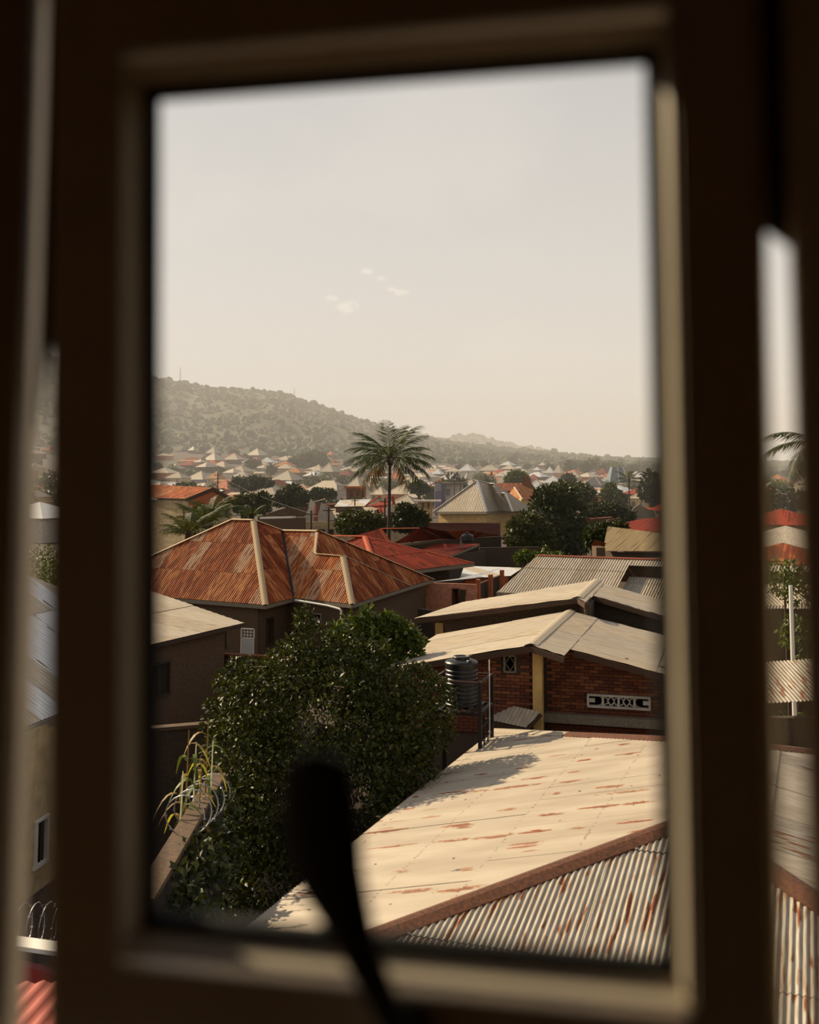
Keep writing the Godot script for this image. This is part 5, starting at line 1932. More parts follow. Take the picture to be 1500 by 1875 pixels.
func scattered_houses() -> void:
	var kinds := [["pale_sheet_0", "pale metal", 6], ["bright_sheet", "white metal", 5], ["grey_sheet_0", "grey metal", 5], ["grey_sheet_2", "dull grey", 4], ["red_sheet_0", "dull red", 2], ["orange_sheet", "orange-brown", 1], ["rust_sheet_1", "rusty", 1], ["tan_sheet", "tan", 2]]
	var bag := []
	for k in kinds:
		for i in k[2]:
			bag.append(k)
	# ground already taken by the larger trees and buildings
	for k in [[567, 780, 22], [1131, 520, 14], [825, 240, 18], [643, 190, 14], [937, 230, 20], [948, 260, 9], [778, 165, 9], [1041, 300, 7], [590, 180, 8], [1120, 200, 8], [1190, 190, 8], [462, 230, 10], [766, 215, 8], [885, 155, 30], [960, 178, 16]]:
		spots_used.append(Vector3((k[0] - CENTRE.x) / FOCAL * k[1], k[2], -k[1]))
	var made := 0
	var tries := 0
	while made < 200 and tries < 6000:
		tries += 1
		var d := 250.0 * pow(3.6, rng.randf())
		var px := rng.randf_range(20.0, 1500.0)
		var x := (px - CENTRE.x) / FOCAL * d
		var left := px < 620.0
		if d > (980.0 if left else 760.0):
			continue
		var w := rng.randf_range(7.0, 11.5)
		var free := true
		for s in spots_used:
			if Vector2(s.x - x, s.z + d).length() < (s.y + w) * 0.72:
				free = false
				break
		if not free:
			continue
		if hides(px, d, w * 0.75, land(x, -d), land(x, -d) + 3.4 + w * 0.36):
			continue
		spots_used.append(Vector3(x, w, -d))
		var k: Array = bag[rng.randi() % bag.size()]
		var l := w * rng.randf_range(0.9, 1.5)
		var walls: String = ["plaster_brown", "plaster_cream", "plaster_orange", "plaster_white", "plaster_brown", "plaster_dark"][rng.randi() % 6]
		var g := land(x, -d)
		hip_house("hip_roofed_house", beside("%s roofed house" % k[1], px, LINES - (g + 3.0 - EYE) / d * FOCAL), Vector3(x, g - 0.3, -d), w, l, -0.45 + rng.randf_range(-0.35, 0.35) + (PI / 2 if rng.randf() < 0.4 else 0.0), rng.randf_range(2.8, 3.6), w * rng.randf_range(0.22, 0.38), k[0], walls, "small houses of the far town, " + k[1] + " roofs")
		made += 1


# long low sheds with one sloping roof: the pale strips between the hip roofs
func scattered_sheds() -> void:
	var made := 0
	var tries := 0
	var roofs := [["bright_sheet", "white"], ["pale_sheet_0", "pale"], ["grey_sheet_0", "grey"], ["rust_sheet_1", "rusty"]]
	while made < 60 and tries < 4000:
		tries += 1
		var d := 300.0 * pow(3.0, rng.randf())
		var px := rng.randf_range(260.0, 1240.0)
		var x := (px - CENTRE.x) / FOCAL * d
		var l := rng.randf_range(9.0, 17.0)
		var free := true
		for s in spots_used:
			if Vector2(s.x - x, s.z + d).length() < (s.y + l) * 0.55:
				free = false
				break
		if not free or hides(px, d, l * 0.5, land(x, -d), land(x, -d) + 3.2):
			continue
		spots_used.append(Vector3(x, l * 0.8, -d))
		var k: Array = roofs[rng.randi() % 4]
		var g := land(x, -d)
		var o := thing("long_shed", beside("long %s shed" % k[1], px, LINES - (g + 2.5 - EYE) / d * FOCAL), "shed", Vector3(x, g - 0.3, -d), "long sheds of the far town", rng.randf_range(-0.4, 0.25))
		var rg := Geo.new()
		rg.box(Transform3D(Basis(Vector3.RIGHT, 0.16), Vector3(0, 2.9, 0)), Vector3(l + 0.8, 0.12, 5.4))
		part("roof", rg, M[k[0]], o)
		var wg := Geo.new()
		wg.box(Transform3D(Basis(), Vector3(0, 0.6, 0)), Vector3(l, 3.8, 4.4))
		part("wall", wg, M[["plaster_brown", "plaster_cream", "plaster_orange"][rng.randi() % 3]], o)
		made += 1


func special_far_buildings() -> void:
	# orange walled house with a white stair block, left of the palm
	var o := thing("flat_roofed_house", "orange house with dark windows and a tall pale stair block left of the palm", "house")
	var d := 190.0
	var p := func(px: float, py: float) -> Vector3: return at_distance(px, py, d)
	var a: Vector3 = p.call(634, 895)
	var b: Vector3 = p.call(668, 895)
	wall(o, a, b, 0.0, p.call(634, 893).y, "plaster_orange", 0.3)
	wall(o, p.call(618, 888) + Vector3(0, 0, 0.8), p.call(635, 888) + Vector3(0, 0, 0.8), 0.0, p.call(618, 887).y, "plaster_white", 1.4, "stair_block")
	var top := Geo.new()
	beam(top, p.call(632, 892) + Vector3(0, 0, 0.6), p.call(670, 892) + Vector3(0, 0, 0.6), 3.0, 0.35)
	part("roof_slab", top, M.plaster_orange, o)
	for s in [0.9, 1.95, 2.9]:
		opening(o, a, b, s, p.call(640, 905).y, 0.55, 1.1, Vector3.ZERO, "plaster_brown", "window_glass", 1)
	wall(o, a + Vector3(0, 0, -6), b + Vector3(0, 0, -6), 0.0, p.call(634, 893).y, "plaster_orange", 0.3)
	# lilac block beside white walls
	var l := thing("flat_roofed_house", "lilac and white flat-roofed building left of the yellow house", "house")
	var q := func(px: float, py: float) -> Vector3: return at_distance(px, py, 240.0)
	wall(l, q.call(796, 886), q.call(808, 886), 0.0, q.call(796, 884.5).y, "plaster_lilac", 2.0)
	wall(l, q.call(808, 886), q.call(815, 886), 0.0, q.call(796, 884.5).y, "plaster_lilac", 0.6, "corner_wall")
	wall(l, q.call(815, 886) + Vector3(0, 0, -0.5), q.call(848, 886) + Vector3(0, 0, -0.5), 0.0, q.call(815, 885).y, "plaster_white", 0.4)
	opening(l, q.call(815, 886) + Vector3(0, 0, -0.4), q.call(848, 886) + Vector3(0, 0, -0.4), 0.7, q.call(816, 901).y, 0.8, 1.3, Vector3.ZERO, "plaster_lilac", "window_glass", 0)
	for i in 5:
		var sl := Geo.new()
		var u: Vector3 = q.call(796, 887.5 + i * 2.6) + Vector3(0, 0, 1.05)
		beam(sl, u, q.call(808, 887.5 + i * 2.6) + Vector3(0, 0, 1.05), 0.12, 0.14)
		part("sun_shade_slat", sl, M.plaster_white, l)
	var rs := Geo.new()
	beam(rs, q.call(813, 884.5), q.call(850, 884.5), 3.0, 0.25)
	part("roof_slab", rs, M.concrete, l)
	# blue glass block
	var g := thing("glass_building", "small blue glass building with a sloping front among red roofs", "building")
	var bx := Geo.new()
	var c := at_distance(1131, 872, 520.0)
	var w := 5.0
	bx.quad(c + Vector3(-w, -3, 4), c + Vector3(w, -3, 4), c + Vector3(w * 0.55, 4.2, 0), c + Vector3(-w * 0.55, 4.2, 0))
	bx.quad(c + Vector3(w, -3, 4), c + Vector3(w, -3, -6), c + Vector3(w * 0.55, 4.2, -4), c + Vector3(w * 0.55, 4.2, 0))
	bx.quad(c + Vector3(-w, -3, 4), c + Vector3(-w, -3, -6), c + Vector3(-w * 0.55, 4.2, -4), c + Vector3(-w * 0.55, 4.2, 0))
	bx.quad(c + Vector3(-w * 0.55, 4.2, 0), c + Vector3(w * 0.55, 4.2, 0), c + Vector3(w * 0.55, 4.2, -4), c + Vector3(-w * 0.55, 4.2, -4))
	bx.quad(c + Vector3(-w, -3, -6), c + Vector3(w, -3, -6), c + Vector3(w * 0.55, 4.2, -4), c + Vector3(-w * 0.55, 4.2, -4))
	part("glass_body", bx, M.blue_glass, g)
	for i in 3:
		var mg := Geo.new()
		var t := -0.55 + 0.55 * i
		beam(mg, c + Vector3(w * t * 1.7, -3, 4.05), c + Vector3(w * t * 0.95, 4.2, 0.05), 0.3, 0.2)
		part("mullion", mg, M.white_metal, g)
	# grey roofs between the rust house and the palm
	var opts := {"pitch": 0.25, "amp": 0.022, "wide": 1.2, "long": 4.0, "uv": 0.22}
	var grey := ["grey_sheet_0", "grey_sheet_1", "grey_sheet_2", "pale_sheet_2"]
	var m := thing("grey_roofed_house", "low house with grey sheet roofs and a rusty ridge behind the rust-roofed house", "house")
	sheets(m, [at_height(473, 946, 4.2), at_height(558, 947, 4.2), at_height(566, 928, 5.6), at_height(522, 927, 5.6)], grey, opts)
	sheets(m, [at_height(556, 956, 3.9), at_height(578, 955, 3.9), at_height(579, 925, 5.6), at_height(548, 936, 4.9)], grey, opts)
	sheets(m, [at_height(579, 955, 3.9), at_height(619, 954, 3.9), at_height(603, 927, 5.5), at_height(579, 925, 5.6)], grey, opts)
	cap(m, at_height(578.5, 955, 3.95), at_height(579, 925, 5.65), 0.22, "cap_rust", "hip_cap")
	wall(m, at_distance(473, 950, 100.0), at_distance(559, 950, 98.0), 0.0, at_distance(473, 946, 100.0).y, "plaster_brown")
	wall(m, at_distance(559, 956, 101.0), at_distance(625, 956, 101.0), 0.0, at_distance(559, 955, 101.0).y, "plaster_cream")
	var ws := Geo.new()
	beam(ws, at_distance(480, 948.5, 97.5), at_distance(538, 947, 95.5), 0.6, 0.14)
	part("awning", ws, M.white_metal, m)
	for pxl in [590, 606]:
		opening(m, at_distance(559, 956, 101.0), at_distance(625, 956, 101.0), (pxl - 559) / FOCAL * 101.0, 3.6, 0.5, 0.7, Vector3.ZERO, "concrete", "", 0)
	var n := thing("grey_roofed_house", "pale flat sheet roof beside the leafy bush left of the red hip roof", "house")
	sheets(n, [at_height(604, 953, 4.0), at_height(660, 953, 4.0), at_height(700, 927, 4.9), at_height(604, 929, 4.9)], ["pale_sheet_2", "pale_sheet_1", "grey_sheet_2"], opts)
	wall(n, flat(at_height(610, 952, 4.0)), flat(at_height(655, 952, 4.0)), 0.0, 3.9, "plaster_cream")
	var n2 := thing("grey_roofed_house", "bright pale sheet roofs behind the red hip roof near the palm trunk", "house")
	sheets(n2, [at_height(612, 928, 5.2), at_height(668, 927, 5.2), at_height(680, 914, 5.9), at_height(622, 915, 5.9)], ["bright_sheet", "pale_sheet_0"], opts)
	wall(n2, flat(at_height(615, 927, 5.2)), flat(at_height(665, 927, 5.2)), 0.0, 5.1, "plaster_brown")
	var n3 := thing("grey_roofed_house", "two narrow pale roofs over a brown gable beside the round dark tree", "house")
	sheets(n3, [at_height(560, 923, 5.0), at_height(576, 921, 5.0), at_height(604, 910, 6.0), at_height(590, 909, 6.0)], ["pale_sheet_1"], opts)
	sheets(n3, [at_height(572, 921, 5.0), at_height(596, 924, 5.0), at_height(634, 922, 5.0), at_height(604, 910, 6.0)], ["rust_sheet_4"], opts)
	wall(n3, flat(at_height(566, 923, 5.0)), flat(at_height(630, 923, 5.0)), 0.0, 4.9, "plaster_brown")
	# red hip roof behind the palm trunk
	var r := thing("red_roofed_house", "bright red hip roof with an orange edge right behind the palm trunk", "house")
	var red := ["red_sheet_0", "red_sheet_2"]
	var e0 := at_height(664, 929, 4.6)
	var e1 := at_height(700, 944, 4.0)
	var e2 := at_height(748, 944, 4.0)
	var t0 := at_height(696, 908.5, 6.4)
	var t1 := at_height(719, 908.5, 6.4)
	sheets(r, [e0, e1, t1, t0], red, opts)
	sheets(r, [e1, e2, at_height(742, 924, 5.2), t1], red, opts)
	cap(r, t1, at_height(722, 924, 5.4), 0.2, "cap_red", "hip_cap")
	cap(r, e0, t0, 0.16, "cap_red", "hip_cap")
	cap(r, t0, t1, 0.16, "cap_red")
	fascia(r, e0, e1, "white_metal", 0.3, "gutter")
	fascia(r, e1, e2, "white_metal", 0.35, "gutter")
	wall(r, flat(e0) + Vector3(0.5, 0, -1), flat(e1) + Vector3(0, 0, -1), 0.0, 4.0, "plaster_cream")
	wall(r, flat(e1) + Vector3(0, 0, -1), flat(e2) + Vector3(0, 0, -1), 0.0, 3.9, "plaster_cream")
	# cream house with a white flat roof edge, right of the palm
	var c2 := thing("flat_roofed_house", "cream house with a thin white roof edge left of the yellow house", "house")
	wall(c2, at_distance(765, 922, 165.0), at_distance(792, 922, 165.0), 0.0, at_distance(765, 918, 165.0).y, "plaster_cream")
	var ce := Geo.new()
	beam(ce, at_distance(758, 917, 164.0), at_distance(808, 917, 164.0), 3.0, 0.22)
	part("roof_slab", ce, M.plaster_white, c2)
	for s in [0.8, 1.6]:
		opening(c2, at_distance(765, 922, 165.0), at_distance(792, 922, 165.0), s, at_distance(765, 926, 165.0).y, 0.4, 0.9, Vector3.ZERO, "plaster_cream", "", 0)
	# roofs at the right edge of the pane
	var k := thing("olive_roofed_house", "house with a mossy olive-brown sheet roof at the right edge of the pane", "house")
	sheets(k, [at_height(1104, 1009, 3.9), at_height(1230, 1010, 4.6), at_height(1230, 979, 5.4), at_height(1124, 978, 4.75)], ["olive_sheet"], opts)
	var o0 := at_height(1110, 1006, 3.9)
	var o1 := at_height(1127, 980, 4.72)
	gable(k, o0, 3.75, at_height(1225, 1007, 4.6), 4.4, 0.0, "plaster_dark")
	gable(k, o0, 3.75, o1, 4.55, 0.0, "plaster_brown")
	var kh := thing("brick_hut", "tiny brown hut with a tan roof left of the olive-brown roof", "hut")
	wall(kh, at_distance(1088, 1000, 66.0), at_distance(1104, 1000, 66.0), 0.0, at_distance(1088, 1001, 66.0).y, "plaster_brown", 1.6)
	sheets(kh, [at_height(1083, 1001, 4.5), at_height(1106, 1003, 4.5), at_height(1110, 994, 4.9), at_height(1086, 993, 4.9)], ["tan_sheet"], opts)
	var kr := thing("red_roofed_house", "red tile-like sheet roof at the right edge below the dark bushes", "house")
	sheets(kr, [at_height(1138, 974, 4.0), at_height(1250, 972, 4.6), at_height(1250, 944, 5.58), at_height(1170, 945, 5.3), at_height(1135, 955, 4.74)], ["red_sheet_1"], {"pitch": 0.4, "amp": 0.04, "wide": 1.6, "long": 3.0, "uv": 0.25})
	wall(kr, flat(at_height(1140, 972, 4.5)), flat(at_height(1240, 971, 4.5)), 0.0, 4.4, "plaster_brown")
	var kw := thing("rusty_roof_shed", "pale sheet roof with a rusty ridge between the dark trees", "shed")
	sheets(kw, [at_height(1080, 963, 4.3), at_height(1106, 963, 4.3), at_height(1110, 951, 5.0), at_height(1070, 952, 5.0)], ["pale_sheet_0"], opts)
	sheets(kw, [at_height(1104, 963, 4.3), at_height(1122, 962, 4.3), at_height(1136, 948, 5.1), at_height(1106, 951, 5.0)], ["rust_sheet_3", "pale_sheet_0"], opts)
	cap(kw, at_height(1078, 950, 5.1), at_height(1118, 947, 5.1), 0.2, "cap_rust")
	wall(kw, flat(at_height(1082, 962, 4.3)), flat(at_height(1120, 962, 4.3)), 0.0, 4.2, "plaster_dark")
	var kt := thing("red_roofed_house", "vivid red roof tip at the right edge with a grey gable below", "house")
	sheets(kt, [at_height(1162, 927, 4.8), at_height(1250, 935, 5.2), at_height(1250, 905, 6.6), at_height(1192, 907, 6.6)], ["red_sheet_2"], opts)
	gable(kt, at_distance(1158, 935, 120.0), 5.2, at_distance(1170, 927, 120.0), 5.7, 0.0, "concrete")
	gable(kt, at_distance(1170, 927, 120.0), 5.7, at_distance(1200, 940, 120.0), 4.8, 0.0, "concrete")


# ------------------------------------------------------------------ what shows through the side gaps
func side_gap_things() -> void:
	var o := thing("white_roofed_house", "house with a wide white corrugated roof and gutter seen through the left gap", "house")
	var e0 := at_height(-140, 1406, 3.6)
	var e1 := at_height(150, 1290, 3.6)
	var t0 := at_height(-80, 1118.5, 5.2)
	var t1 := at_height(190, 1106, 5.2)
	var metal := ["bright_sheet", "pale_sheet_0"]
	var ro := {"pitch": 0.15, "amp": 0.015, "wide": 1.0, "long": 3.4, "uv": 0.3}
	sheets(o, [e0, e1, t1, t0], metal, ro)
	var f0 := flat(t0 * 2.0 - e0, 3.6)
	var f1 := flat(t1 * 2.0 - e1, 3.6)
	sheets(o, [f0, f1, t1, t0], metal, ro)
	cap(o, t0, t1, 0.18, "galvanised")
	fascia(o, e0, e1, "galvanised", 0.18, "gutter")
	var w0 := flat(e0) + Vector3(0.3, 0, -0.5)
	var w1 := flat(e1) + Vector3(-0.1, 0, -0.5)
	var w2 := flat(f1) + Vector3(-0.2, 0, 0.5)
	var w3 := flat(f0) + Vector3(0.3, 0, 0.5)
	wall(o, w0, w1, 0.0, 3.5, "plaster_cream")
	wall(o, w2, w3, 0.0, 3.5, "plaster_cream")
	for k in [[w0, t0, w3], [w1, t1, w2]]:
		var top: Vector3 = flat(k[0].lerp(k[2], 0.5))
		gable(o, k[0], 3.55, top, 5.1, 0.0, "plaster_cream")
		gable(o, top, 5.1, k[2], 3.55, 0.0, "plaster_cream")
	var dir := (w1 - w0).normalized()
	var s := flat(on_plane(66, 1540, w0, w1, w0 + Vector3.UP) - w0).dot(dir)
	opening(o, w0, w1, s, on_plane(66, 1540, w0, w1, w0 + Vector3.UP).y, 0.5, 0.95, Vector3.ZERO, "white_metal", "", 3)
	var wire := thing("razor_wire", "coil of razor wire over the red sheet wall in the left gap", "wire")
	coil(wire, at_distance(-190, 1695, 17.0), at_distance(150, 1685, 17.0), 0.26, 15)
	var rw := thing("red_wall", "red painted wall with a white coping low in the left gap", "wall")
	var q0 := at_distance(-200, 1694, 17.2)
	var q1 := at_distance(140, 1742, 15.6)
	wall(rw, q0, q1, 0.0, q0.y - 0.05, "red_paint", 0.15, "wall_body")
	var cg := Geo.new()
	beam(cg, q0, q1, 0.3, 0.06)
	part("coping", cg, M.white_metal, rw)
	var cloth := thing("red_awning", "faded red sheet awning at the bottom of the left gap", "awning")
	var salmon := mat("salmon_sheet", Color(0.58, 0.27, 0.21), 0.8)
	sheets(cloth, [at_distance(-230, 1970, 11.5), at_distance(190, 1950, 11.5), at_distance(170, 1795, 14.0), at_distance(-190, 1781, 14.0)], ["salmon_sheet"], {"pitch": 0.2, "amp": 0.02, "wide": 1.1, "long": 4.0})
	salmon.roughness = 0.8
	hip_house("hip_roofed_house", "white-topped house high in the left gap above a green tree", at_distance(72, 946, 150.0) - Vector3.UP * 3.0, 10.0, 9.0, -0.45, 3.0, 2.0, "bright_sheet", "plaster_white", "", "", 1)
	tree("garden_tree", "green tree seen through the left gap above the white roof", flat(at_distance(84, 1100, 40.0)), round_clumps(3.4, 3.0, 3.6, 77), 2600, 0.16, 78, LIGHT_GREENS, 0.14)
	# right gap
	var r := thing("rusty_lean_to", "rust-streaked corrugated lean-to beside a pole in the right gap", "shed")
	sheets(r, [at_distance(1390, 1290, 22.0), at_distance(1520, 1282, 22.0), at_distance(1520, 1205, 24.0), at_distance(1390, 1209, 24.0)], ["near_hip_sheet"], {"pitch": 0.076, "amp": 0.012, "wide": 0.76, "long": 3.0, "fine": 6})
	wall(r, at_distance(1390, 1290, 22.2), at_distance(1520, 1283, 22.2), 0.0, 4.2, "plaster_dark")
	var r2 := thing("grey_roofed_house", "small corrugated roof edge high up in the right gap", "house")
	sheets(r2, [at_distance(1390, 1110, 36.0), at_distance(1520, 1107, 36.0), at_distance(1520, 1070, 38.0), at_distance(1390, 1074, 38.0)], ["pale_sheet_0", "grey_sheet_0"], {"pitch": 0.12, "amp": 0.02, "wide": 0.9, "long": 3.0, "fine": 6})
	wall(r2, at_distance(1390, 1110, 36.3), at_distance(1520, 1108, 36.3), 0.0, 4.6, "plaster_dark")
	for k in [[1395, 1048, 60.0, "rust_sheet_4", "plaster_brown", "brown roofed house in the right gap above the bright leaves"], [1400, 1003, 80.0, "grey_sheet_0", "plaster_brown", "grey roofed house in the right gap below the palm"], [1392, 958, 120.0, "red_sheet_2", "plaster_cream", "red roofed house in the right gap under the drooping palm fronds"]]:
		var c := at_distance(k[0] + 40, k[1], k[2])
		hip_house("hip_roofed_house", k[5], flat(c), 9.0, 8.0, -0.4, c.y, 1.6, k[3], k[4], "")
	var pole := thing("utility_pole", "thin pale pole standing in the right gap", "pole", flat(at_distance(1455, 1300, 24.5)))
	var pg := Geo.new()
	var ph := at_distance(1453, 1072, 24.5).y
	pg.tube([Vector3.ZERO, Vector3(0, ph, 0)], [0.06, 0.045], 8)
	part("shaft", pg, M.white_metal, pole)
	tree("garden_shrub", "bright green leafy shrub top beside the pole in the right gap", flat(at_distance(1436, 1055, 25.5)), [[Vector3(0, 6.65, 0), Vector3(0.5, 0.42, 0.5)], [Vector3(0.25, 6.3, 0.1), Vector3(0.35, 0.3, 0.35)], [Vector3(0.1, 5.4, 0.3), Vector3(0.35, 0.4, 0.35)]], 900, 0.13, 81, LIGHT_GREENS, 0.05, "", "shrub")
	tree("garden_shrub", "small green plant at the far edge of the near roof in the right gap", flat(at_distance(1452, 1318, 26.8)), [[Vector3(0, 3.1, 0), Vector3(0.35, 0.22, 0.3)], [Vector3(0.2, 4.2, 0), Vector3(0.3, 0.5, 0.3)]], 420, 0.12, 82, LIGHT_GREENS, 0.04, "", "shrub")
	var fr := []
	for i in 12:
		fr.append([i * 31.0, [-28.0, 8.0, 30.0, -12.0][i % 4], 3.4, false])
	var ptop := at_distance(1492, 812, 60.0)
	palm("coconut_palm", "coconut palm with drooping fronds cut by the right gap", flat(ptop), ptop.y, Vector3(0.2, 0, 0), 0.17, fr, 900)


func coil(parent: Node, a: Vector3, b: Vector3, radius: float, turns: int) -> void:
	var g := Geo.new()
	var z := (b - a).normalized()
	var x := z.cross(Vector3.UP).normalized()
	var pts := []
	var rad := []
	for i in turns * 20 + 1:
		var t := float(i) / (turns * 20)
		var an := TAU * t * turns
		pts.append(a.lerp(b, t) + (x * cos(an) + Vector3.UP * sin(an)) * radius)
		rad.append(0.008)
	g.tube(pts, rad, 5)
	part("wire", g, M.galvanised, parent)
	var bg := Geo.new()
	for i in range(0, pts.size(), 2):
		bg.box(Transform3D(Basis(Vector3(1, 1, 0).normalized(), i * 1.3), pts[i]), Vector3(0.05, 0.022, 0.004))
	part("barbs", bg, M.galvanised, parent)


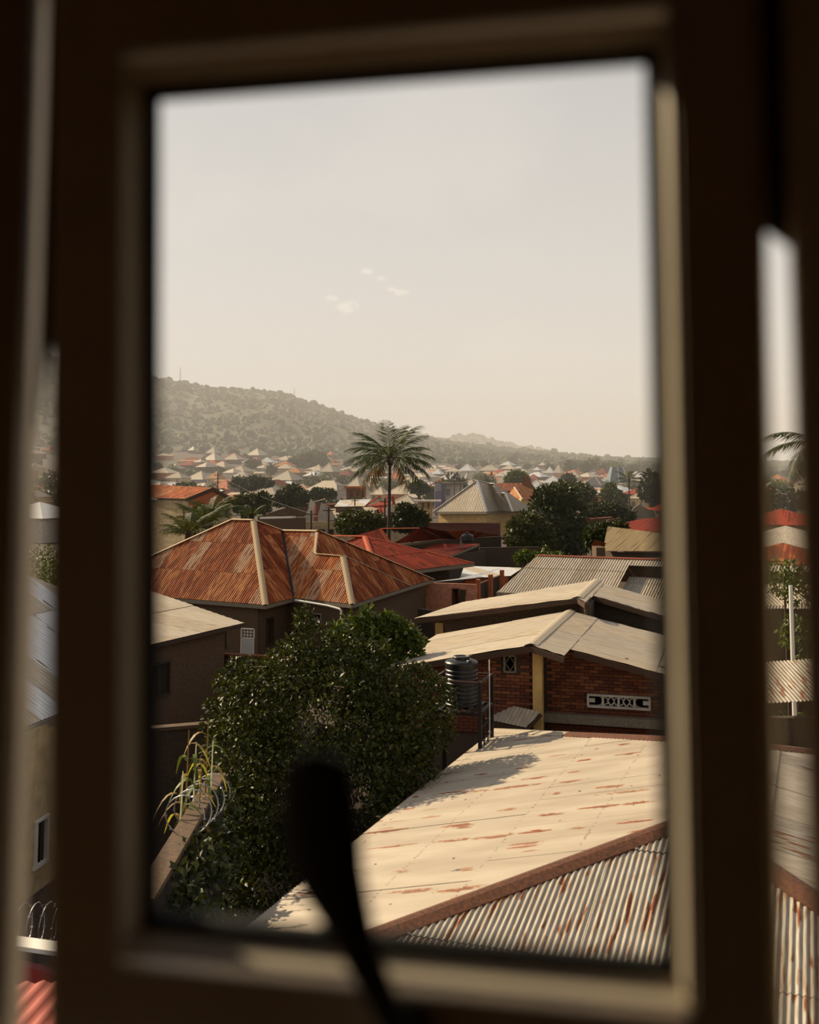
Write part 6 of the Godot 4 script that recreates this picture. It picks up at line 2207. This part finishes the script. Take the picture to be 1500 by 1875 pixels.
# ------------------------------------------------------------------ trees and plants in the pane
func build_plants() -> void:
	# the big citrus-like tree in the yard below
	var foot := flat(at_distance(590, 1600, 22.5))
	var cl := []
	for k in [[590, 1330, 22.5, 130, 120], [480, 1290, 22.3, 80, 80], [450, 1390, 21.8, 75, 90], [700, 1340, 22.6, 95, 100], [640, 1240, 23.0, 80, 70], [540, 1230, 22.8, 60, 60], [700, 1270, 22.6, 60, 50], [520, 1440, 21.5, 110, 100], [640, 1450, 21.7, 110, 100], [740, 1420, 22.0, 60, 80], [470, 1500, 21.2, 90, 80], [590, 1550, 21.2, 110, 70], [430, 1570, 21.2, 55, 55], [755, 1320, 22.8, 48, 60], [430, 1250, 22.8, 38, 30], [575, 1190, 23.0, 30, 55], [560, 1150, 23.0, 14, 40], [548, 1165, 23.0, 10, 38], [530, 1200, 23.0, 16, 34], [790, 1270, 23.4, 32, 26], [415, 1320, 22.4, 30, 34], [640, 1185, 23.2, 26, 30], [690, 1215, 23.2, 40, 34], [450, 1232, 22.8, 12, 30], [425, 1228, 22.8, 10, 22], [800, 1340, 23.0, 24, 40], [770, 1240, 23.2, 30, 22], [520, 1610, 20.6, 100, 50], [640, 1600, 20.8, 90, 60], [400, 1640, 20.4, 60, 40], [720, 1500, 21.4, 60, 60], [545, 1135, 23.0, 7, 22], [556, 1120, 23.0, 6, 20], [566, 1140, 23.0, 8, 22], [504, 1198, 22.9, 9, 20], [431, 1218, 22.8, 9, 18], [410, 1240, 22.7, 10, 16], [458, 1220, 22.8, 8, 20], [388, 1288, 22.4, 14, 12], [380, 1326, 22.3, 14, 12], [398, 1352, 22.2, 16, 14], [806, 1252, 23.4, 14, 12], [824, 1268, 23.4, 12, 10], [772, 1226, 23.2, 16, 12], [828, 1300, 23.2, 12, 18], [824, 1335, 23.0, 14, 20], [638, 1168, 23.2, 10, 22], [700, 1186, 23.2, 12, 20], [748, 1222, 23.2, 14, 14], [602, 1172, 23.1, 10, 22], [484, 1226, 22.9, 10, 20], [370, 1440, 21.6, 16, 16], [362, 1400, 21.8, 12, 12]]:
		var p := at_distance(k[0], k[1], k[2])
		cl.append([p - foot, Vector3(k[3], k[4], (k[3] + k[4]) * 0.5) * k[2] / FOCAL])
	tree("leafy_tree", "big dark leafy tree filling the yard in front of the houses", foot, cl, 46000, 0.112, 5, GREENS, 0.22)
	# taller light tree behind it, with drooping leaf tufts
	var f2 := flat(at_distance(690, 1300, 30.0))
	var c2 := []
	for k in [[690, 1175, 40, 36], [720, 1165, 30, 32], [665, 1150, 20, 22], [672, 1130, 12, 18], [740, 1160, 18, 20], [705, 1140, 14, 16], [760, 1172, 14, 18], [650, 1180, 26, 26], [620, 1165, 16, 22], [636, 1145, 10, 18], [690, 1210, 50, 30], [765, 1195, 10, 14], [712, 1135, 8, 14]]:
		c2.append([at_distance(k[0], k[1], 30.0) - f2, Vector3(k[2], k[3], k[2]) * 30.0 / FOCAL])
	var lt := tree("mango_tree", "lighter green tree with drooping leaf tufts behind the big dark tree", f2, c2, 5200, 0.20, 6, LIGHT_GREENS, 0.12)
	lt.set_meta("category", "tree")
	# dark trees at the right, middle distance
	var right := [
		["dense_tree", "tall dark dense tree at the right in front of the white gables", 1020, 950, 105.0, [[1020, 915, 34, 28], [1005, 940, 36, 36], [1040, 945, 34, 40], [1000, 910, 22, 22], [1045, 905, 16, 14], [1020, 975, 55, 40], [1050, 985, 34, 36]], 9000, 0.42, DARK_GREENS],
		["dense_tree", "round dark green tree left of the tall dark dense tree", 965, 980, 98.0, [[965, 965, 32, 26], [950, 985, 24, 30], [985, 985, 30, 34], [965, 1005, 34, 22]], 5200, 0.4, GREENS],
		["dense_tree", "spreading green tree top behind the tall dark dense tree", 1045, 900, 150.0, [[1050, 898, 36, 14], [1030, 892, 20, 12], [1072, 906, 22, 14], [1045, 915, 44, 18]], 3600, 0.5, GREENS],
		["dense_tree", "wide dark bushy tree right of the tall dark dense tree", 1110, 940, 118.0, [[1090, 938, 26, 16], [1115, 935, 26, 16], [1140, 944, 22, 12], [1105, 950, 40, 14]], 4200, 0.42, DARK_GREENS],
		["dense_tree", "dark bush above the olive-brown roof", 1110, 985, 80.0, [[1105, 975, 26, 18], [1130, 968, 18, 14], [1090, 985, 22, 18], [1120, 985, 30, 16]], 3800, 0.3, DARK_GREENS],
		["garden_shrub", "bright green shrub tops along the ridge of the long grey roof", 975, 1018, 56.0, [[960, 1016, 14, 8], [985, 1018, 12, 6], [1000, 1010, 4, 10], [1020, 1018, 14, 5], [950, 1022, 8, 7]], 900, 0.2, LIGHT_GREENS],
		["garden_bush", "leafy green bush left of the palm foot", 655, 965, 96.0, [[650, 952, 32, 18], [635, 962, 22, 16], [680, 955, 26, 16], [665, 965, 40, 14], [700, 962, 16, 12]], 5200, 0.34, GREENS],
		["dense_tree", "dark round bush right of the palm foot", 752, 955, 98.0, [[752, 945, 24, 20], [740, 935, 14, 14], [768, 952, 18, 16], [745, 960, 34, 12], [728, 950, 12, 14]], 4600, 0.34, DARK_GREENS],
		["dense_tree", "round dark tree above the low grey roofs", 537, 915, 150.0, [[537, 908, 26, 16], [520, 912, 16, 13], [553, 914, 16, 13], [538, 897, 14, 9], [512, 918, 10, 8]], 4200, 0.5, DARK_GREENS],
		["dense_tree", "pair of dark bushes right of the round dark tree", 590, 903, 180.0, [[582, 902, 13, 8], [602, 904, 13, 8], [575, 906, 8, 6]], 1800, 0.5, DARK_GREENS],
		["garden_bush", "green bushes between the veranda house and the papaya", 450, 925, 128.0, [[440, 925, 20, 11], [462, 922, 18, 12], [478, 930, 18, 8], [452, 912, 20, 8]], 3400, 0.42, GREENS],
		["papaya_tree", "thin papaya tree with a round leafy head", 482, 935, 120.0, [[482, 910, 10, 7], [474, 914, 6, 6], [491, 914, 6, 6]], 700, 0.45, GREENS],
		["dense_tree", "big hazy roadside tree halfway up the left slope", 567, 845, 780.0, [[560, 842, 22, 11], [578, 838, 20, 13], [590, 846, 14, 8], [545, 848, 14, 7], [570, 850, 26, 6]], 3600, 2.0, GREENS],
		["dense_tree", "olive round tree behind the brown roofed house", 948, 880, 260.0, [[948, 876, 20, 13], [935, 882, 10, 8], [960, 882, 10, 8]], 2200, 0.8, LIGHT_GREENS],
		["dense_tree", "small dark round tree left of the dark slate roof", 1041, 880, 300.0, [[1041, 876, 11, 8], [1034, 880, 6, 5], [1049, 880, 6, 5]], 900, 0.8, DARK_GREENS],
		["dense_tree", "green tree at the far right below the small palm", 1120, 900, 200.0, [[1118, 895, 10, 10], [1128, 908, 14, 10], [1110, 905, 10, 8]], 2000, 0.6, LIGHT_GREENS],
		["dense_tree", "dark tree cut by the right edge of the pane", 1190, 890, 190.0, [[1190, 885, 16, 24], [1180, 900, 12, 14], [1200, 905, 16, 14]], 2200, 0.6, DARK_GREENS],
		["garden_bush", "dark green bushes behind the hip of the grey pyramid roofs", 445, 888, 230.0, [[440, 884, 16, 6], [462, 888, 16, 7], [485, 884, 16, 7], [470, 878, 14, 5]], 2000, 0.7, DARK_GREENS],
		["garden_bush", "green bush in front of the orange walled house", 640, 920, 170.0, [[630, 922, 14, 6], [655, 920, 18, 7], [645, 924, 20, 5]], 1500, 0.5, GREENS],
		["garden_bush", "green trees right of the lower palm fronds", 766, 893, 215.0, [[766, 890, 14, 9], [776, 896, 10, 7], [757, 894, 8, 7]], 1600, 0.6, DARK_GREENS],
	]
	for t in right:
		var d: float = t[4]
		var ft := flat(at_distance(t[2], t[3], d), 0.0)
		ft.y = land(ft.x, ft.z)
		var cs := []
		for k in t[5]:
			cs.append([at_distance(k[0], k[1], d + rng.randf_range(-1.0, 1.0)) - ft, Vector3(k[2], k[3], k[2]) * d / FOCAL])
		tree(t[0], t[1], ft, cs, t[6], t[7], 200 + int(d * 3) + t[2], t[8], 0.0022 * d, "", "bush" if t[0] == "garden_bush" else "shrub" if t[0] == "garden_shrub" else "tree")

	# the tall coconut palm in the middle
	var top := at_distance(712, 842, 92.0)
	var fr := [[172, 62, 4.2, false], [150, 48, 4.2, false], [185, 38, 4.1, false], [200, 22, 4.2, false], [160, 12, 4.0, false], [178, -4, 4.2, false], [190, -22, 3.9, true], [165, -34, 3.6, true], [8, 58, 4.1, false], [-20, 72, 4.2, false], [100, 80, 4.6, false], [60, 76, 4.2, false], [20, 40, 4.0, false], [-15, 26, 4.3, false], [10, 12, 4.2, false], [-8, -2, 4.2, false], [14, -18, 4.1, false], [-20, -38, 3.6, true], [270, 40, 3.8, false], [90, 30, 3.8, false], [240, 10, 3.8, false], [300, 14, 3.8, false], [120, -10, 3.8, false], [60, 0, 3.8, false]]
	palm("coconut_palm", "tall coconut palm with yellowing lower fronds rising over the red roofs", flat(at_distance(712, 950, 92.0)), top.y, Vector3(0.1, 0, 0), 0.17, fr, 300)
	var cn := Geo.new()
	for i in 5:
		var a := i * 1.3
		cn.lathe([Vector2(0, -0.16), Vector2(0.12, -0.08), Vector2(0.14, 0.02), Vector2(0.08, 0.13), Vector2(0, 0.16)], 8, Vector3(cos(a) * 0.28, -0.35 - 0.1 * (i % 2), sin(a) * 0.28))
	part("coconuts", cn, M.palm_bark, get_node("coconut_palm")).position = Vector3.UP * top.y + Vector3(0.1, 0, 0)
	# low young palms by the veranda house
	var lows := [[385, 955, 76.0, 2.6, "young palm with upright fronds before the veranda house"], [345, 985, 66.0, 2.4, "low palm tuft at the left edge behind the rust roof"], [372, 968, 70.0, 2.4, "bushy young palm between the veranda house and the rust roof"], [460, 950, 80.0, 1.4, "small palm tuft over the rust roof's ridge"]]
	for i in lows.size():
		var l: Array = lows[i]
		var f := []
		for k in 13:
			f.append([k * 27.7 + i * 11.0, [68.0, 50.0, 34.0][k % 3], l[3] * rng.randf_range(0.8, 1.1), false])
		var tp := at_distance(l[0], l[1], l[2])
		palm("young_palm", l[4], flat(tp), tp.y, Vector3.ZERO, 0.12, f, 500 + i * 20)
	var far_f := []
	for k in 12:
		far_f.append([k * 30.0, [60.0, 30.0, 5.0][k % 3], 3.2, false])
	var ft2 := at_distance(1152, 880, 200.0)
	palm("young_palm", "small green palm right of the dark slate roof", flat(ft2), ft2.y, Vector3.ZERO, 0.15, far_f, 700)

	# maize and coiled wire by the wall in the bottom left of the pane
	var spots := [[338, 1490, 17.2, 0.4, 1.25], [352, 1480, 17.4, 1.4, 1.0], [374, 1470, 17.8, 2.5, 1.3], [383, 1475, 18.0, 3.3, 1.0], [362, 1495, 17.0, 4.6, 0.8], [328, 1500, 16.8, 5.2, 0.7]]
	var words := ["tallest", "dry bent", "green upright", "short green", "low brown", "lowest withered"]
	for i in spots.size():
		var s: Array = spots[i]
		var b := at_distance(s[0], s[1], s[2])
		var o := thing("maize_plant", "%s maize plant by the wire topped wall below the big tree" % words[i], "plant", flat(b, b.y - 1.2), "maize plants by the yard wall")
		var hgt: float = s[4] + 1.2
		var sg := Geo.new()
		sg.tube([Vector3.ZERO, Vector3(0.02, hgt * 0.6, 0), Vector3(0.05, hgt, 0.02)], [0.018, 0.014, 0.006], 6)
		part("stalk", sg, M.leaf if i % 2 else M.dry_leaf, o)
		for k in 6:
			var lg := Geo.new()
			lg.tinted = true
			var a: float = s[3] + k * 2.5
			var dir := Vector3(cos(a), 0, sin(a))
			var y0 := hgt * (0.45 + 0.09 * k)
			var side := Vector3(-dir.z, 0, dir.x)
			var prev := Vector3(0.02, y0, 0)
			var pw := 0.02
			for q in 6:
				var t := (q + 1) / 6.0
				var nx := Vector3(0.02, y0, 0) + dir * 0.42 * t + Vector3.UP * (0.42 * t - 0.72 * t * t)
				var nw := 0.03 * sin(PI * clampf(0.15 + t * 0.85, 0, 1)) + 0.002
				lg.quad(prev - side * pw, prev + side * pw, nx + side * nw, nx - side * nw)
				prev = nx
				pw = nw
			while lg.c.size() < lg.v.size():
				lg.c.append(Color(0.11, 0.15, 0.04))
			part("leaf", lg, M.dry_leaf if (k + i) % 2 else M.leaf, o)
	var w := thing("yard_wall", "sloping brown wall top in the bottom left corner of the pane", "wall")
	var a0 := at_distance(262, 1590, 13.5)
	var a1 := at_distance(398, 1462, 19.0)
	wall(w, a0, a1, 0.0, (a0.y + a1.y) * 0.5 - 0.05, "wall_mossy", 0.22, "wall_body")
	var cp := Geo.new()
	beam(cp, flat(a0, (a0.y + a1.y) * 0.5), flat(a1, (a0.y + a1.y) * 0.5), 0.28, 0.07)
	part("coping", cp, M.plaster_brown, w)
	var ug := []
	for k in [[330, 1600, 16.5], [400, 1600, 17.2], [350, 1660, 15.8], [430, 1660, 16.4], [480, 1640, 17.0], [540, 1690, 16.6], [410, 1540, 18.6], [310, 1690, 15.0], [600, 1690, 17.2], [370, 1560, 19.0]]:
		ug.append([flat(at_distance(k[0], k[1], k[2]), 0.45), Vector3(0.75, 0.55, 0.75)])
	for k in [[345, 1600, 15.4], [385, 1545, 16.9], [365, 1570, 16.0], [330, 1645, 14.6], [405, 1500, 17.9], [380, 1620, 15.6], [350, 1680, 14.4]]:
		ug.append([at_distance(k[0], k[1], k[2]), Vector3(0.34, 0.42, 0.34)])
	var ub := MeshInstance3D.new()
	ub.name = "undergrowth"
	ub.mesh = leaf_mesh(ug, 9000, 0.13, 55, DARK_GREENS)
	ub.set_surface_override_material(0, M.leaf)
	add_child(ub)
	ub.set_meta("kind", "stuff")
	ub.set_meta("label", "dark weeds and creepers over the yard and wall under the big tree")
	ub.set_meta("category", "weeds")
	var rw := thing("razor_wire", "loops of razor wire on the wall below the maize plants", "wire")
	coil(rw, at_distance(335, 1500, 15.6), at_distance(398, 1445, 18.6), 0.30, 5)


func town_trees() -> void:
	var protos := []
	for i in 5:
		var o := Node3D.new()
		o.name = "town_tree"
		part("crown", leaf_mesh(round_clumps(6.0, 4.6, 1.6, 400 + i, 6), 520, 1.15, 420 + i, [GREENS, DARK_GREENS, LIGHT_GREENS, GREENS, DARK_GREENS][i]), M.leaf, o)
		part("trunk", trunk_geo(Vector3.ZERO, Vector3(0, 3.4, 0), 0.22, [Vector3(1, 3.6, 0), Vector3(-1, 3.8, 0.5)]), M.bark, o)
		protos.append(o)
	var kinds := ["mid green", "dark", "light green", "loose green", "dense dark"]
	var made := 0
	var tries := 0
	while made < 165 and tries < 5000:
		tries += 1
		var d := 190.0 * pow(5.0, rng.randf())
		var px := rng.randf_range(20.0, 1500.0)
		var x := (px - CENTRE.x) / FOCAL * d
		# never in front of the hand-placed houses
		var free := true
		for s in spots_used:
			if Vector2(s.x - x, s.z + d).length() < s.y * 0.68 + 3.0:
				free = false
				break
		if not free or (d < 330.0 and rng.randf() < 0.5) or hides(px, d, 3.5, land(x, -d) + 1.5, land(x, -d) + 6.5):
			continue
		var i := rng.randi() % 5
		var o: Node3D = protos[i].duplicate()
		o.name = numbered("town_tree")
		add_child(o)
		var s := rng.randf_range(0.7, 1.35)
		o.position = Vector3(x, land(x, -d) - 0.2, -d)
		o.rotation.y = rng.randf() * TAU
		o.scale = Vector3(s, s * rng.randf_range(0.8, 1.2), s)
		o.set_meta("label", beside(kinds[i] + " tree", px, LINES - (o.position.y + 4.0 - EYE) / d * FOCAL))
		o.set_meta("category", "tree")
		o.set_meta("group", "trees among the far town houses, " + kinds[i])
		spots_used.append(Vector3(x, 5.5, -d))
		made += 1
	# tree line on the right horizon
	var counted := "first second third fourth fifth sixth seventh eighth ninth tenth eleventh twelfth thirteenth fourteenth fifteenth sixteenth seventeenth eighteenth nineteenth twentieth twenty-first twenty-second twenty-third twenty-fourth twenty-fifth twenty-sixth".split(" ")
	for i in 26:
		var px := 1040.0 + i * 7.5 + rng.randf_range(-3, 3)
		var d := 800.0 + (i % 4) * 55.0
		var o: Node3D = protos[i % 5].duplicate()
		o.name = numbered("town_tree")
		add_child(o)
		var top := EYE + (LINES - crest([[1040, 838], [1090, 838], [1110, 843], [1120, 838], [1130, 845], [1150, 850], [1170, 845], [1240, 850]], px)) / FOCAL * d
		var x := (px - CENTRE.x) / FOCAL * d
		var g := land(x, -d)
		o.position = Vector3(x, g - 0.5, -d)
		var s := (top - g) / 6.6 * rng.randf_range(0.8, 1.12)
		o.scale = Vector3(s * 0.85, s, s * 0.85)
		o.rotation.y = rng.randf() * TAU
		o.set_meta("label", "%s tree from the left in the row along the right-hand horizon" % counted[i])
		o.set_meta("category", "tree")
		o.set_meta("group", "trees along the right-hand horizon")
	for p in protos:
		p.free()


func masts_and_poles() -> void:
	for k in [[330, 673, 700, 1990.0, "lattice mast on the left hilltop"], [539, 711, 731, 2010.0, "lattice mast on the shoulder of the near hill"], [863, 788, 802, 3590.0, "radio mast on the top of the far grey hill"]]:
		var f := at_distance(k[0], k[2], k[3])
		var h := at_distance(k[0], k[1], k[3]).y - f.y
		var o := thing("radio_mast", k[4], "mast", f - Vector3.UP * 6.0)
		var g := Geo.new()
		var b := 1.4
		for i in 4:
			var c := Vector3(1 if i & 1 else -1, 0, 1 if i & 2 else -1)
			g.tube([c * b, c * 0.35 + Vector3.UP * (h + 6.0)], [0.25, 0.2], 4)
		part("legs", g, M.galvanised, o)
		var br := Geo.new()
		for i in 9:
			var t := i / 9.0
			var r0 := lerpf(b, 0.35, t)
			var y := (h + 6.0) * t
			beam(br, Vector3(-r0, y, r0), Vector3(r0, y + (h + 6.0) / 9.0, r0), 0.15, 0.15)
		part("braces", br, M.galvanised, o)
	var poles := [[399, 866, 898, 150.0], [570, 935, 958, 95.0], [602, 928, 960, 92.0], [650, 912, 935, 130.0], [832, 872, 895, 220.0], [843, 874, 900, 210.0], [705, 912, 945, 96.0]]
	var tops := []
	for i in poles.size():
		var k: Array = poles[i]
		var p := at_distance(k[0], k[1], k[3])
		tops.append(p)
		var o := thing("utility_pole", ["thin wooden pole above the orange hip roof", "thin wooden pole at the rusty ridge of the low grey roofs", "thin wooden pole right of the low grey roofs", "thin pole over the bright pale sheet roofs", "dark pole at the lilac building", "dark pole right of the lilac building", "slanting wooden pole beside the palm trunk"][i], "pole", flat(p))
		var g := Geo.new()
		g.tube([Vector3.ZERO, Vector3(0.0, p.y, 0.0)], [0.11, 0.08], 6)
		part("shaft", g, M.wood, o)
		var cg := Geo.new()
		cg.box(Transform3D(Basis(), Vector3(0, p.y - 0.3, 0)), Vector3(0.9, 0.08, 0.08))
		part("crossarm", cg, M.wood, o)
	for k in [[0, 1], [1, 2], [2, 3]]:
		var w := thing("power_line", "thin power line sagging between the wooden poles, number %s from the left" % ["one", "two", "three"][k[0]], "cable", Vector3.ZERO, "power lines between the poles")
		var g := Geo.new()
		var pts := []
		var rad := []
		for i in 11:
			var t := i / 10.0
			pts.append(tops[k[0]].lerp(tops[k[1]], t) - Vector3.UP * (0.25 + 1.6 * t * (1.0 - t)))
			rad.append(0.02)
		g.tube(pts, rad, 4)
		part("wire", g, M.steel_dark, w)


func _ready() -> void:
	rng.seed = 2024
	hill_noise.seed = 4
	hill_noise.frequency = 0.004
	make_materials()
	set_view_and_light()
	build_room()
	build_land()
	near_roof()
	rust_house()
	left_house()
	brick_building()
	grey_roofs()
	red_roofs()
	yellow_house()
	orange_house()
	special_far_buildings()
	surveyed_houses()
	scattered_houses()
	scattered_sheds()
	water_tank()
	side_gap_things()
	build_plants()
	town_trees()
	masts_and_poles()
